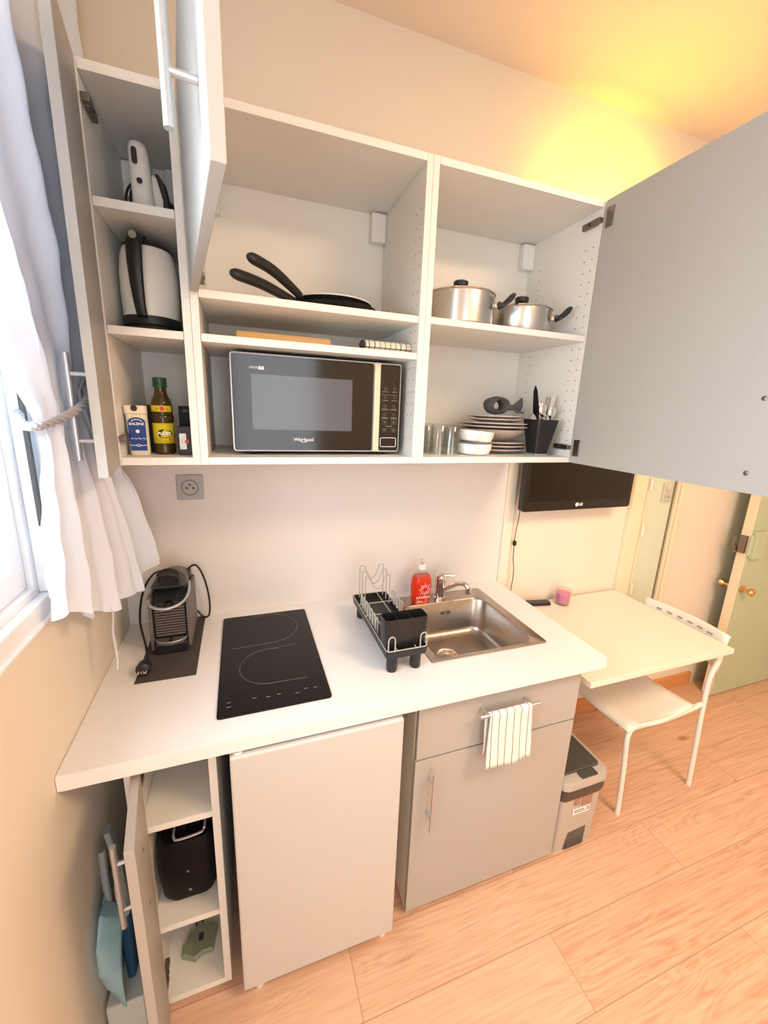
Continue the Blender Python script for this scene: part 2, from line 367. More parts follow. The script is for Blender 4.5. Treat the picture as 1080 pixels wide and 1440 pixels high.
mb.build('sash', WINP, win, bev=0.003)
MB().box(-0.042, -0.038, WY0 + 0.1, WY1 - 0.1, WZ0 + 0.09, WZ1 - 0.11).build('pane', PANE, win)
mb = MB(); mb.box(-0.008, 0.012, WY0 - 0.02, WY1 + 0.012, WZ0 - 0.012, WZ0 + 0.028); mb.box(-0.002, 0.020, WY0 - 0.02, WY1 + 0.018, WZ0 - 0.017, WZ0 - 0.008)
mb.build('window_sill', WINP, win, bev=0.002)
mb = MB(); mb.box(-0.008, 0.012, WY1 - 0.055, WY1 + 0.008, WZ0 + 0.029, WZ1); mb.box(-0.008, 0.018, WY1 - 0.012, WY1 + 0.012, WZ0 + 0.029, WZ1)
mb.build('architrave', WINP, win, bev=0.003)
mb = MB(); mb.tube([(0.022, -0.566, 1.395), (0.022, -0.566, 2.42)], 0.0048, 10)
mb.build('espagnolette_rod', DGREY, win)
# unseen glazing added behind the camera for cool fill and a reflection
w2 = bpy.data.objects.new('fill_glazing', None); COL.objects.link(w2); w2.location = (0.72, -3.39, 1.40); struct(w2)
mb = MB(); frame_prism(mb, (0.25, 1.19, 0.22, 2.58), (0.31, 1.13, 0.28, 2.52), -3.3995, -3.355, 'y'); mb.build('window_frame', WINP, w2, bev=.003)
MB().box(0.31, 1.13, -3.398, -3.392, 0.28, 2.52).build('pane', PANE, w2)
# the house across the street
fc = thing('facade_building', (-4.5, -1, -3), 'pale cream facade seen through the window glass at far left', 'building')
mb = MB(); mb.box(-4.9, -4.5, -9, 20, -3, 7); mb.build('facade_wall', FACADE, fc)
for y in (-4.2, -1.6, 1.0):
    f_ = MB().box(-4.52, -4.46, y - .55, y + .55, 0.9, 2.7).build('window_frame', WINP, fc); MB().box(-4.458, -4.45, y - .45, y + .45, 1.0, 2.6).build('pane', WINDARK, f_)

# narrow painted cupboard door and green room door
dr = bpy.data.objects.new('door_1', None); COL.objects.link(dr); dr.location = (2.43, -0.01, 0.1); struct(dr)
MB().box(2.336, 2.534, -0.014, -0.0005, 0.09, 2.12).build('door_panel', PGREEN2, dr, bev=0.002)
MB().box(2.336, 2.348, -0.024, -0.0145, 0.09, 2.12).build('edge_bead', CREAM, dr, bev=0.002)
for z in (1.08, 1.32, 0.75): MB().lathe([(0.006, -0.03), (0.006, 0.03)], (2.342, -0.031, z), 10).build('hinge', WPAINT, dr)
gd = bpy.data.objects.new('door_2', None); COL.objects.link(gd); gd.location = (3.04, -0.115, 0.0); struct(gd)
MB().box(3.04, 3.86, -0.142, -0.094, 0.006, 2.04).build('door_leaf', PGREEN, gd, bev=0.003)
MB().box(3.0355, 3.0400, -0.142, -0.094, 0.006, 2.04).build('door_edge', CREAM, gd, bev=0.002)
mb = MB(); mb.box(3.055, 3.135, -0.166, -0.1425, 0.90, 1.06); mb.box(3.03, 3.055, -0.155, -0.1425, 0.92, 1.04); mb.build('rim_lock', PGREEN, gd, bev=0.004)
mb = MB(); mb.box(3.018, 3.0352, -0.135, -0.103, 0.93, 1.03); mb.lathe([(0.012, 0), (0.012, 0.035)], (3.03, -0.085, 0.925), 12, ax='z'); mb.tube([(3.02, -0.09, .94), (3.0, -0.085, .98), (3.015, -0.085, 1.02)], 0.006)
mb.build('door_lock', HINGE, gd)
mb = MB(); mb.lathe([(0.022, 0), (0.022, 0.006), (0.009, 0.01), (0.009, 0.03), (0.02, 0.04), (0.024, 0.052), (0.015, 0.062)], (3.075, -0.1425, 0.712), 16, ax='y'); mb.build('door_knob', BRASS, gd)
mb = MB(); mb.lathe([(0.022, 0), (0.022, -0.006), (0.009, -0.01), (0.009, -0.03), (0.02, -0.04), (0.024, -0.052), (0.015, -0.06)], (3.06, -0.0935, 0.715), 18, ax='y')
mb.build('door_knob', BRASS, gd)

def socket_plate(name, x0, x1, z0, z1, y, label, m, n=1):
    cx = (x0 + x1) / 2; t = thing(name, (cx, y, (z0 + z1) / 2), label, 'switch' if n == 2 else 'socket')
    MB().box(x0, x1, y - 0.009, y, z0, z1).build('plate', m, t, bev=0.003)
    w = (x1 - x0)
    for i in range(n):
        cz = (z0 + z1) / 2 + (0 if n == 1 else (i - .5) * (z1 - z0) * 0.5)
        if n == 2 and i == 1:
            mb = MB(); mb.lathe([(w * .34, 0), (w * .34, .006), (w * .3, .008), (0.0, .009)], (cx, y - .009, cz), 24, ax='y'); mb.build('rocker', m, t); continue
        mb = MB()
        mb.lathe([(w * .37, 0), (w * .37, .002), (w * .33, .0022), (w * .31, .0008), (w * .27, .0006), (0, .0006)], (cx, y - .0092, cz), 28, ax='y'); r_ = mb.build('socket_ring', m, t)
        mb = MB()
        mb.lathe([(w * .315, 0), (w * .315, .0012), (w * .295, .0012), (w * .295, 0)], (cx, y - .0094, cz), 28, ax='y', cap=False)
        for dx, dz in ((-.12 * w, -.02 * w), (.12 * w, -.02 * w), (0, .11 * w)): mb.lathe([(0.0035, 0), (0.0035, .0012)], (cx + dx, y - .0095, cz + dz), 10, ax='y')
        mb.build('pin_holes', DARKP, r_)
    return t
socket_plate('wall_socket', 0.1815, 0.2635, 1.316, 1.401, -0.0065, 'square grey power socket on the wall under the narrow cabinet', SOCK)
socket_plate('light_switch', 2.452, 2.520, 1.222, 1.330, -0.0145, 'pale double plate of round switches on the narrow green cupboard door', mat('old_switch', rgb(206, 204, 190), 0.4), 2)

# ------------------------------------------------------------------ cabinets
ZB, ZT, CD, PT = 1.4816, 2.286, 0.3596, 0.0185
X1, X2, X3, X4 = 0.0985, 0.2915, 0.8946, 1.4930
def bar_handle(parent, base, name='handle', length=0.20, off=0.034, axis='z', n=(0, -1, 0), spacing=0.128, r=0.006, local=True, m=HANDLE):
    b = Vector(base); N = Vector(n); A = Vector((0, 0, 1)) if axis == 'z' else Vector((1, 0, 0))
    mb = MB(); mb.tube([b + N * off - A * length / 2, b + N * off + A * length / 2], r, 14)
    for s in (-1, 1): mb.tube([b + A * s * spacing / 2 + N * 0.0005, b + A * s * spacing / 2 + N * off], r * 0.75, 10)
    return mb.build(name, m, parent, local=local)
def hinge_geo(parent, x, y, z, side):
    """arm on the cabinet side (side=+1: the right panel), world coordinates"""
    mb = MB(); xi = x
    mb.box(min(xi, xi - side * 0.012), max(xi, xi - side * 0.012), y + 0.004, y + 0.062, z - 0.009, z + 0.009)
    mb.box(min(xi, xi - side * 0.016), max(xi, xi - side * 0.016), y - 0.012, y + 0.02, z - 0.007, z + 0.007)
    mb.box(min(xi, xi - side * 0.0135), max(xi, xi - side * 0.0135), y + 0.026, y + 0.036, z - 0.005, z + 0.005, 1)
    return mb.build('hinge', [HINGE, DARKP], parent, bev=0.0015)
def peg_mat():
    m = mat('white_melamine_drilled', rgb(236, 233, 226), 0.45); nt = m.node_tree; L = nt.links.new
    b = nt.nodes['Principled BSDF']; src = b.inputs['Base Color'].links[0].from_socket
    tc = nt.nodes.new('ShaderNodeTexCoord'); sp = nt.nodes.new('ShaderNodeSeparateXYZ'); L(tc.outputs['Object'], sp.inputs[0])
    def mth(op, a, b_=None):
        n = nt.nodes.new('ShaderNodeMath'); n.operation = op
        for k, q in enumerate((a, b_)):
            if q is None: continue
            if isinstance(q, (int, float)): n.inputs[k].default_value = q
            else: L(q, n.inputs[k])
        return n.outputs[0]
    per = 0.0338
    fz = mth('MULTIPLY', mth('SUBTRACT', mth('FRACT', mth('DIVIDE', mth('SUBTRACT', sp.outputs[2], 0.058), per)), 0.5), per)
    dy = None
    for y in (-CD + 0.022, -CD + 0.054, -0.085):
        d = mth('ABSOLUTE', mth('SUBTRACT', sp.outputs[1], y + CD / 2)); dy = d if dy is None else mth('MINIMUM', dy, d)
    r2 = mth('ADD', mth('MULTIPLY', fz, fz), mth('MULTIPLY', dy, dy)); k = mth('LESS_THAN', r2, 0.0022 ** 2)
    k = mth('MULTIPLY', k, mth('GREATER_THAN', sp.outputs[2], 0.06)); k = mth('MULTIPLY', k, mth('LESS_THAN', sp.outputs[2], 0.70))
    mx = nt.nodes.new('ShaderNodeMix'); mx.data_type = 'RGBA'; mx.inputs['B'].default_value = rgb(60, 52, 46); L(k, mx.inputs['Factor']); L(src, mx.inputs['A']); L(mx.outputs['Result'], b.inputs['Base Color'])
    return m
PEGM = peg_mat()
def wall_cabinet(xa, xb, label, shelves, peg_right=True, peg_left=True):
    c = thing('wall_cabinet', ((xa + xb) / 2, -CD / 2, ZB), label, 'cabinet', 'white wall cabinets above the worktop')
    for s, x in ((0, xa), (1, xb - PT)):
        MB().box(x + .0003, x + PT - .0003, -CD, -0.0075, ZB, ZT).build('side_panel', PEGM if (s and xa > .2) else CARC, c, bev=0.0008)
    MB().box(xa + PT, xb - PT, -CD, -0.0075, ZT - PT, ZT).build('top_panel', CARC, c, bev=0.0008)
    MB().box(xa + PT, xb - PT, -CD, -0.0075, ZB, ZB + PT).build('bottom_panel', CARC, c, bev=0.0008)
    MB().box(xa + PT, xb - PT, -0.0148, -0.0085, ZB + PT, ZT - PT).build('back_panel', CARC, c)
    for z in shelves: MB().box(xa + PT + .0006, xb - PT - .0006, -CD + 0.002, -0.016, z - 0.0181, z).build('shelf', CARC, c, bev=0.0008)
    for x0_, x1_ in (((xa + PT, xa + PT + .05)), ((xb - PT - .05, xb - PT))):
        mb = MB(); mb.box(x0_, x1_, -0.045, -0.016, ZT - PT - 0.09, ZT - PT - 0.004); mb.build('hanger_cover', WPL, c, bev=0.004)
    return c
Z_A, Z_B, Z_M1, Z_M2, Z_R = 2.0508, 1.7983, 1.8962, 1.7984, 1.8985
capA = wall_cabinet(X1, X2, 'narrow white wall cabinet nearest the window holding kettle and bottles, grey door open', [Z_A, Z_B])
capB = wall_cabinet(X2, X3, 'middle white wall cabinet with microwave and frying pans, short upper door open', [Z_M1, Z_M2])
capC = wall_cabinet(X3, X4, 'right white wall cabinet with saucepans and plates, large grey door swung open', [Z_R])
def door(parent, pivot, L, z0, z1, theta, left=True, m=GREY):
    """local leaf: x along leaf, outer face at -y; pivot = inner hinge edge"""
    o = absloc(parent)
    mb = MB(); a, b = (0, L) if left else (-L, 0)
    mb.box(a, b, -0.0175, 0, z0, z1)
    d = mb.build('door', m, parent, local=True, bev=0.0012)
    d.location = Vector((pivot[0], pivot[1], 0)) - Vector((o.x, o.y, o.z)); d.rotation_euler = (0, 0, -theta if left else theta)
    return d
R_ = math.radians
dA = door(capA, (0.1145, -0.363), 0.194, ZB + .001, ZT - .001, R_(82.6))
bar_handle(dA, (0.152, -0.0175, 1.617), length=0.205)
dB = door(capB, (0.3110, -0.364), 0.594, 1.886, ZT - .001, R_(82.4))
bar_handle(dB, (0.515, -0.0175, 2.062), length=0.24, spacing=0.128)
dC = door(capC, (X4 - PT - 0.0005, -0.366), 0.597, ZB + .001, ZT - .001, R_(90), left=False)
bar_handle(dC, (-0.535, -0.0175, 1.61), length=0.205, spacing=0.165)
for z in (1.693, 1.528):
  mb = MB(); mb.lathe([(0.0055, -0.0001), (0.0055, 0.0012), (0.002, 0.0018), (0.002, 0.0006), (0, 0.0006)], (-0.535, 0.0, z), 14, ax='y'); mb.xf(Matrix.Scale(-1, 4, (0, 1, 0))); mb.build('screw', HINGE, dC, local=True)
# hinge cups on the right door's inner face (local +y side) and arms
for z in (2.232, 1.534):
    mb = MB(); mb.box(-0.036, -0.010, 0.0, 0.003, z - 0.028, z + 0.028); mb.lathe([(0.012, 0), (0.012, 0.006), (0.004, 0.009)], (-0.022, -0.003, z), 14, ax='y'); mb.build('hinge_cup', HINGE, dC, local=True, bev=0.0008)
for z in (2.232, 1.534): hinge_geo(capC, X4 - PT - 0.0005, -CD + 0.008, z, 1)
for z in (2.222, 1.545): hinge_geo(capA, X1 + PT + 0.0005, -CD + 0.008, z, -1)
for z in (2.232, 1.93): hinge_geo(capB, X2 + PT + 0.0005, -CD + 0.008, z, -1)

# worktop (with a cut-out for the sink)
HW, DW, XR = 0.8790, 0.6376, 1.4888
SX0, SX1, SY0, SY1 = 0.918, 1.3586, -0.5075, -0.055
mb = MB(); frame_prism(mb, (0.001, XR, -DW, -0.0066), (SX0 + .02, SX1 - .02, SY0 + .02, SY1 - .02), HW - 0.0388, HW, 'z')
tag(mb.build('worktop', TOPW, loc=(0.75, -0.32, HW - 0.0388), bev=0.0015), 'long white laminate worktop running from the window wall to the table', 'worktop')
# narrow base cabinet
bc = thing('base_cabinet', (0.2, -0.3, 0.018), 'narrow open white base cabinet at the window wall, holding a toaster', 'cabinet', 'base units under the worktop')
BX0, BX1, BZ0, BZ1 = 0.104, 0.3000, 0.018, 0.818
for x in (BX0, BX1 - PT): MB().box(x, x + PT, -0.590, -0.02, BZ0, BZ1).build('side_panel', CARC, bc, bev=0.0008)
MB().box(BX0 + PT, BX1 - PT, -0.590, -0.02, BZ0, BZ0 + PT).build('bottom_panel', CARC, bc, bev=0.0008)
MB().box(BX0 + PT, BX1 - PT, -0.590, -0.02, BZ1 - PT, BZ1).build('top_panel', CARC, bc, bev=0.0008)
MB().box(BX0 + PT, BX1 - PT, -0.026, -0.0205, BZ0 + PT, BZ1 - PT).build('back_panel', CARC, bc)
for z in (0.632, 0.297): MB().box(BX0 + PT + .0006, BX1 - PT - .0006, -0.586, -0.027, z - 0.018, z).build('shelf', CARC, bc, bev=0.0008)
dD = door(bc, (0.1405, -0.597), 0.196, BZ0, BZ1, R_(81.5))
bar_handle(dD, (0.100, -0.0175, 0.626), length=0.225)
for z in (0.70, 0.55):
  mb = MB(); mb.lathe([(0.0045, 0), (0.0045, 0.0012), (0.0015, 0.0014)], (0.100, 0, z), 12, ax='y'); mb.xf(Matrix.Scale(-1, 4, (0, 1, 0))); mb.build('screw', HINGE, dD, local=True)
for z in (0.765, 0.075): hinge_geo(bc, BX0 + PT + 0.0005, -0.582, z, -1)
for x in (BX0 + .03, BX1 - .03):
    for y in (-.54, -.08): MB().lathe([(0.015, 0), (0.015, 0.0175)], (x, y, 0.0003), 12).build('foot', WPL, bc)
# sink cabinet
sc = thing('base_cabinet', (1.136, -0.3, 0.018), 'grey fronted sink base cabinet with drawer front, towel and tall door', 'cabinet', 'base units under the worktop')
GX0, GX1 = 0.8385, 1.4345
for x in (GX0 + .001, GX1 - PT - .001): MB().box(x, x + PT, -0.577, -0.02, 0.018, 0.838).build('side_panel', CARC, sc, bev=0.0008)
MB().box(GX0 + PT + .002, GX1 - PT - .002, -0.575, -0.02, 0.018, 0.036).build('bottom_panel', CARC, sc)
MB().box(GX0 + PT + .002, GX1 - PT - .002, -0.026, -0.0205, 0.037, 0.838).build('back_panel', CARC, sc)
d1 = MB().box(GX0, GX1, -0.5965, -0.579, 0.020, 0.6205).build('door', GREY, sc, bev=0.0012)
d2 = MB().box(GX0 + .002, GX1, -0.5965, -0.579, 0.6270, 0.836).build('drawer_front', GREY, sc, bev=0.0012)
bar_handle(d1, (0.888, -0.5965, 0.490), length=0.215, local=False)
bar_handle(d2, (1.130, -0.5965, 0.764), length=0.215, axis='x', spacing=0.16, off=0.038, local=False)
for x in (GX0 + .05, GX1 - .05):
    for y in (-.5, -.08): MB().lathe([(0.018, 0), (0.018, 0.0175)], (x, y, 0.0003), 12).build('foot', WPL, sc)

# fridge
fr = thing('mini_fridge', (0.553, -0.35, 0), 'light grey under-counter fridge standing slightly forward between the base cabinets', 'fridge')
MB().box(0.345, 0.762, -0.600, -0.06, 0.028, 0.815).build('body', FRIDGE, fr, bev=0.004)
d = MB().box(0.3335, 0.7735, -0.6455, -0.603, 0.050, 0.832).build('door', FRIDGE, fr, bev=0.005)
mb = MB(); mb.lathe([(0.011, 0), (0.011, 0.004)], (0.352, -0.628, 0.8325), 14); mb.box(0.345, 0.375, -0.61, -0.585, 0.8155, 0.826); mb.build('hinge', WPL, fr)
for x in (0.375, 0.748): MB().lathe([(0.012, 0.0003), (0.014, 0.012), (0.009, 0.014), (0.009, 0.03)], (x, -0.612, 0), 14).build('foot', WPL, fr)
MB().box(0.34, 0.765, -0.628, -0.6006, 0.03, 0.0475).build('kick_strip', WPL, fr)

# ------------------------------------------------------------------ hob
hb = thing('hob', (0.448, -0.311, HW), 'black glass two-zone hob set into the white worktop', 'hob')
HX, HY = 0.3043, -0.5667
mb = MB(); mb.loft([rrect(HX + .144, HY + .255, .288, .51, .008, HW + .0004), rrect(HX + .144, HY + .255, .288, .51, .008, HW + .005), rrect(HX + .144, HY + .255, .284, .506, .007, HW + .0062)], smooth=False)
mb.build('glass_plate', GLOSSB, hb)
HOBL = mat('hob_print', rgb(120, 112, 106), 0.5)
zt_ = HW + 0.0064
def arc(cx, cy, r, a0, a1, n=48, z=zt_): return [(cx + r * math.cos(R_(a0 + (a1 - a0) * i / n)), cy + r * math.sin(R_(a0 + (a1 - a0) * i / n)), z) for i in range(n + 1)]
mb = MB()
mb.tube(arc(0.452, -0.165, 0.098, -95, 120), 0.0006, 4); mb.tube([(0.335, -0.268, zt_), (0.452, -0.262, zt_)], 0.0006, 4)
mb.tube(arc(0.444, -0.382, 0.086, 70, 280), 0.0006, 4); mb.tube([(0.452, -0.467, zt_), (0.54, -0.470, zt_)], 0.0006, 4); mb.tube([(0.46, -0.296, zt_), (0.53, -0.290, zt_)], 0.0004, 4)
mb.build('zone_ring', HOBL, hb)
for x, y in ((.332, -.517), (.332, -.534), (.395, -.517), (.43, -.522), (.458, -.519), (.505, -.528), (.53, -.517), (.555, -.519)):
    MB().box(x - .005, x + .005, y - .0012, y + .0012, zt_, zt_ + .0002).build('touch_symbol', GREYP, hb)

# ------------------------------------------------------------------ sink and tap
sk = thing('sink', (1.138, -0.28, HW), 'square stainless steel sink bowl set into the right of the worktop', 'sink')
bx0, bx1, by0, by1 = 0.948, 1.322, -0.487, -0.140
bcx, bcy, bw, bd = (bx0 + bx1) / 2, (by0 + by1) / 2, bx1 - bx0, by1 - by0
ocx, ocy = (SX0 + SX1) / 2, (SY0 + SY1) / 2
mb = MB()
loops = [rrect(ocx, ocy, SX1 - SX0, SY1 - SY0, .012, HW + .0004, 6), rrect(ocx, ocy, SX1 - SX0 - .003, SY1 - SY0 - .003, .012, HW + .0026, 6),
         rrect(ocx, ocy, SX1 - SX0 - .012, SY1 - SY0 - .012, .012, HW + .0014, 6),
         rrect(bcx, bcy, bw + .008, bd + .008, .058, HW + .0012, 6), rrect(bcx, bcy, bw, bd, .055, HW - .004, 6), rrect(bcx, bcy, bw - .012, bd - .012, .052, HW - .12, 6),
         rrect(bcx, bcy, bw - .03, bd - .03, .05, HW - .142, 6), rrect(bcx, bcy, bw - .08, bd - .08, .05, HW - .15, 6),
         rrect(1.11, -.265, .10, .10, .0499, HW - .153, 6), rrect(1.11, -.265, .085, .085, .0424, HW - .157, 6)]
mb.loft(loops, False, True); mb.build('basin', SINKM, sk, sharp=50)
mb = MB(); mb.lathe([(.040, 0), (.040, .002), (.030, .003), (.028, .0), (.02, -.001), (.0, .004)], (1.11, -.265, HW - .1568), 24); mb.build('drain', CHROME, sk)
mb = MB()
for dx in (-.013, .013):
    for dz in (-.004, .004): mb.box(1.155 + dx - .009, 1.155 + dx + .009, -.1478, -.1462, HW - .045 + dz - .0014, HW - .045 + dz + .0014)
mb.build('overflow_slots', MBLACK, sk)
tp = thing('tap', (1.145, -0.098, HW), 'chrome single lever mixer tap behind the sink bowl', 'tap')
TX, TY = 1.145, -0.098
mb = MB(); mb.lathe([(.026, .002), (.026, .008), (.0225, .012), (.0215, .075), (.0225, .08)], (TX, TY, HW), 24); mb.build('body', CHROME, tp)
mb = MB(); pts = smoothpath([(TX + .004, TY - .004, HW + .035), (TX + .028, TY - .038, HW + .066), (TX + .048, TY - .072, HW + .092), (TX + .060, TY - .098, HW + .096), (TX + .066, TY - .112, HW + .084)], 6)
mb.tube(pts, .0098, 12); mb.lathe([(.0118, 0), (.0118, .020)], (TX + .066, TY - .113, HW + .064), 14); mb.build('spout', CHROME, tp)
mb = MB(); mb.lathe([(.0225, 0), (.0225, .012), (.021, .022), (.012, .030), (0, .031)], (TX, TY, HW + .081), 24)
mb.tube([(TX, TY, HW + .102), (TX + .024, TY - .018, HW + .106), (TX + .046, TY - .034, HW + .109)], .0065, 10, taper=[1.3, 1, .8]); mb.build('lever', CHROME, tp)

# washing-up liquid
sb = thing('soap_bottle', (1.050, -0.115, HW + .0015), 'clear bottle of red washing-up liquid beside the tap', 'bottle')
def bottle_loops(cx, cy, z0, prof, k=5): return [rrect(cx, cy, w, d, min(w, d) * .45, z0 + h, k) for w, d, h in prof]
mb = MB(); mb.loft(bottle_loops(1.050, -.115, HW + .002, [(.070, .038, 0), (.078, .044, .006), (.080, .046, .04), (.086, .047, .075), (.082, .046, .100), (.070, .042, .118)])); mb.build('liquid', SOAPR, sb)
mb = MB(); mb.loft(bottle_loops(1.050, -.115, HW + .1205, [(.069, .042, 0), (.050, .034, .012), (.030, .026, .02), (.026, .024, .026)])); mb.build('shoulder', SOAPC, sb)
mb = MB(); mb.lathe([(.016, 0), (.016, .018), (.012, .020)], (1.050, -.115, HW + .147), 20); mb.build('collar', WPL, sb)
mb = MB(); mb.lathe([(.008, 0), (.007, .012), (.009, .016), (.004, .024)], (1.050, -.115, HW + .1675), 14); mb.build('nozzle', SOAPC, sb)
LPINK = mat('pink_print', rgb(240, 190, 190), 0.5)
mb = MB()
for r in (.012, .019): mb.tube([(1.058 + r * math.cos(a * PI / 10), -.1395, HW + .066 + r * math.sin(a * PI / 10)) for a in range(20)], .0014, 5, closed=True)
for a in range(8): mb.tube([(1.058 + .022 * math.cos(a * PI / 4), -.1393, HW + .066 + .022 * math.sin(a * PI / 4)), (1.058 + .029 * math.cos(a * PI / 4), -.1393, HW + .066 + .029 * math.sin(a * PI / 4))], .001, 5)
for k in range(6): mb.box(1.022 + k * .010, 1.029 + k * .010, -.1395, -.1385, HW + .03, HW + .038)
mb.build('label_print', LPINK, sb)

# ------------------------------------------------------------------ coffee machine on mat
mt = MB(); mt.prism([(.086, -.361), (.241, -.363), (.241, -.012), (.086, -.012)], HW + .0003, HW + .002)
tag(mt.build('counter_mat', MATM, loc=(.163, -.19, HW)), 'dark rectangular mat under the coffee machine', 'mat')
cm = thing('coffee_machine', (.160, -.14, HW + .002), 'small black and graphite capsule coffee machine beside the hob', 'coffee machine')
CX = .162; ZC = HW + .0022
def yzprism(mb, poly, x0, x1, mi=0): return mb.loft([[(x0, y, z) for y, z in poly], [(x1, y, z) for y, z in poly]], mi=mi, smooth=False)
mb = MB(); yzprism(mb, [(-.235, ZC + .002), (-.03, ZC + .002), (-.03, ZC + .20), (-.16, ZC + .20), (-.205, ZC + .155), (-.205, ZC + .045), (-.235, ZC + .035)], CX - .046, CX + .046); mb.build('body', BLACK, cm, bev=0.004)
for s in (-1, 1):
    x0, x1 = (CX - .056, CX - .0465) if s < 0 else (CX + .0465, CX + .056)
    mb = MB(); yzprism(mb, [(-.225, ZC + .012), (-.035, ZC + .006), (-.035, ZC + .175), (-.215, ZC + .185), (-.222, ZC + .1)], x0, x1); mb.build('side_panel', GRAF, cm, bev=0.003)
# barrel head: half-cylinder running front to back, tilted
mb = MB()
def tilt(px, py, pz):  # local head frame -> world
    a = R_(-14); return (CX + px, -.10 + py * math.cos(a) - pz * math.sin(a), ZC + .185 + py * math.sin(a) + pz * math.cos(a))
def headloop(y, rx, rz, z0=0): return [tilt(rx * math.cos(t), y, z0 + rz * math.sin(t)) for t in [i * PI / 12 - PI * .12 for i in range(16)]]
mb.loft([headloop(.075, .030, .028), headloop(.07, .043, .040), headloop(-.01, .047, .046), headloop(-.052, .047, .045)]); mb.build('top_cover', GRAF, cm)
mb = MB(); mb.loft([headloop(-.0525, .045, .042), headloop(-.085, .046, .032), headloop(-.112, .045, .014), headloop(-.130, .042, .002)])
mb.build('capsule_slot', BLACK, cm)
mb = MB()
mb.tube([tilt(.026 * math.cos(t), -.104 - .010 * math.sin(t), .020 + .016 * math.sin(t)) for t in [i * PI / 10 for i in range(20)]], .004, 8, closed=True)
mb.tube([tilt(.030 * math.cos(t), -.085, .030 + .018 * math.sin(t)) for t in [i * PI / 10 for i in range(11)]], .004, 8)
mb.build('piercing_ring', BLACK, cm)
mb = MB(); mb.tube([tilt(.002, -.03, .0475), tilt(.004, -.062, .0475)], .0016, 6); mb.build('top_mark', BLACK, cm)
# chrome lever
mb = MB(); pts = smoothpath([(CX - .052, -.165, ZC + .185), (CX - .055, -.205, ZC + .176), (CX - .04, -.242, ZC + .166), (CX, -.258, ZC + .162), (CX + .04, -.242, ZC + .170), (CX + .055, -.205, ZC + .185), (CX + .054, -.16, ZC + .202)], 6)
mb.tube(pts, .0042, 10); mb.build('lever', HANDLE, cm)
# ribbed front with spout and drip tray
mb = MB()
for k in range(11): mb.box(CX - .042, CX + .042, -.214, -.2055, ZC + .052 + k * .0088, ZC + .0572 + k * .0088)
mb.build('ribbed_tank_front', GRAF, cm, bev=0.001)
mb = MB(); mb.lathe([(.0115, 0), (.0115, .02)], (CX, -.212, ZC + .143), 16); mb.build('coffee_spout', BLACK, cm)
mb = MB()
arcp = [(CX + .044 * math.cos(t), -.215 - .034 * math.sin(t)) for t in [i * PI / 14 for i in range(15)]]
mb.prism(arcp, ZC + .036, ZC + .046); mb.build('drip_tray', GRAF, cm, bev=0.002)
mb = MB(); mb.box(CX - .004, CX + .004, -.243, -.216, ZC + .0465, ZC + .048); mb.build('tray_slot', BLACK, cm)
mb = MB(); mb.tube([(x, y, ZC + .0465) for x, y in arcp], .0012, 6); mb.build('tray_rim', HANDLE, cm)
mb = MB(); mb.tube(smoothpath([(CX + .03, -.03, ZC + .19), (CX + .062, -.045, ZC + .212), (CX + .085, -.05, ZC + .17), (CX + .098, -.045, ZC + .09), (CX + .095, -.04, ZC + .02), (CX + .075, -.03, ZC + .006), (CX + .055, -.022, ZC + .03)], 8), .0033, 8)
mb.tube(smoothpath([(CX - .03, -.05, ZC + .205), (CX - .06, -.08, ZC + .205), (CX - .085, -.12, ZC + .165), (CX - .088, -.18, ZC + .10), (CX - .068, -.235, ZC + .045), (CX - .060, -.262, ZC + .03), (CX - .058, -.285, ZC + .022)], 8), .0033, 8)
mb.build('power_cord', BLACK, cm)
mb = MB(); mb.tube([(CX - .058, -.280, ZC + .024), (CX - .058, -.300, ZC + .020)], .007, 10, taper=[.7, 1.2]); mb.lathe([(.017, 0), (.019, .012), (.019, .024), (.012, .028)], (CX - .058, -.308, ZC + .0205), 18, ax='y')
mb.build('plug', BLACK, cm)
mb = MB()
for dx in (-.008, .010): mb.lathe([(.0024, 0), (.0024, .016), (.001, .018)], (CX - .058 + dx, -.3365, ZC + .022), 10, ax='y')
mb.lathe([(.005, 0), (.005, .004), (.003, .004), (.003, 0)], (CX - .058, -.3365, ZC + .016), 12, ax='y'); mb.build('plug_pins', CHROME, cm)

# ------------------------------------------------------------------ dish rack
RK = thing('dish_rack', (.826, -.33, HW), 'black dish drainer with white wire frame standing left of the sink', 'dish rack')
rx0, rx1, ry0, ry1 = .757, .893, -.528, -.135; rcx, rcy, rw, rd = (rx0 + rx1) / 2, (ry0 + ry1) / 2, rx1 - rx0, ry1 - ry0
mb = MB()
mb.loft([rrect(rcx, rcy, rw - .02, rd - .02, .012, HW + .052), rrect(rcx, rcy, rw - .006, rd - .006, .014, HW + .056), rrect(rcx, rcy, rw, rd, .016, HW + .078), rrect(rcx, rcy, rw - .008, rd - .008, .014, HW + .078),
         rrect(rcx, rcy, rw - .016, rd - .016, .012, HW + .060)])
mb.build('tray', BLACK, RK)
for x in (rx0 + .030, rx1 - .030):
    for y in (ry0 + .030, ry1 - .030): MB().lathe([(.015, .0002), (.0165, .004), (.017, .05)], (x, y, HW), 18).build('leg', BLACK, RK)
WIRE = mat('white_wire', rgb(176, 176, 172), 0.35)
mb = MB(); zr = HW + .080; wr = .0019
mb.tube(rrect(rcx, rcy, rw - .006, rd - .006, .012, zr), wr, 6, closed=True)
for y in (ry0 + .035, -.30, -.215): mb.tube([(rx0 + .004, y, zr - .003), (rx1 - .004, y, zr - .003)], wr, 6)
for x in (.795, .855): mb.tube([(x, ry0 + .004, zr - .004), (x, ry1 - .004, zr - .004)], wr, 6)
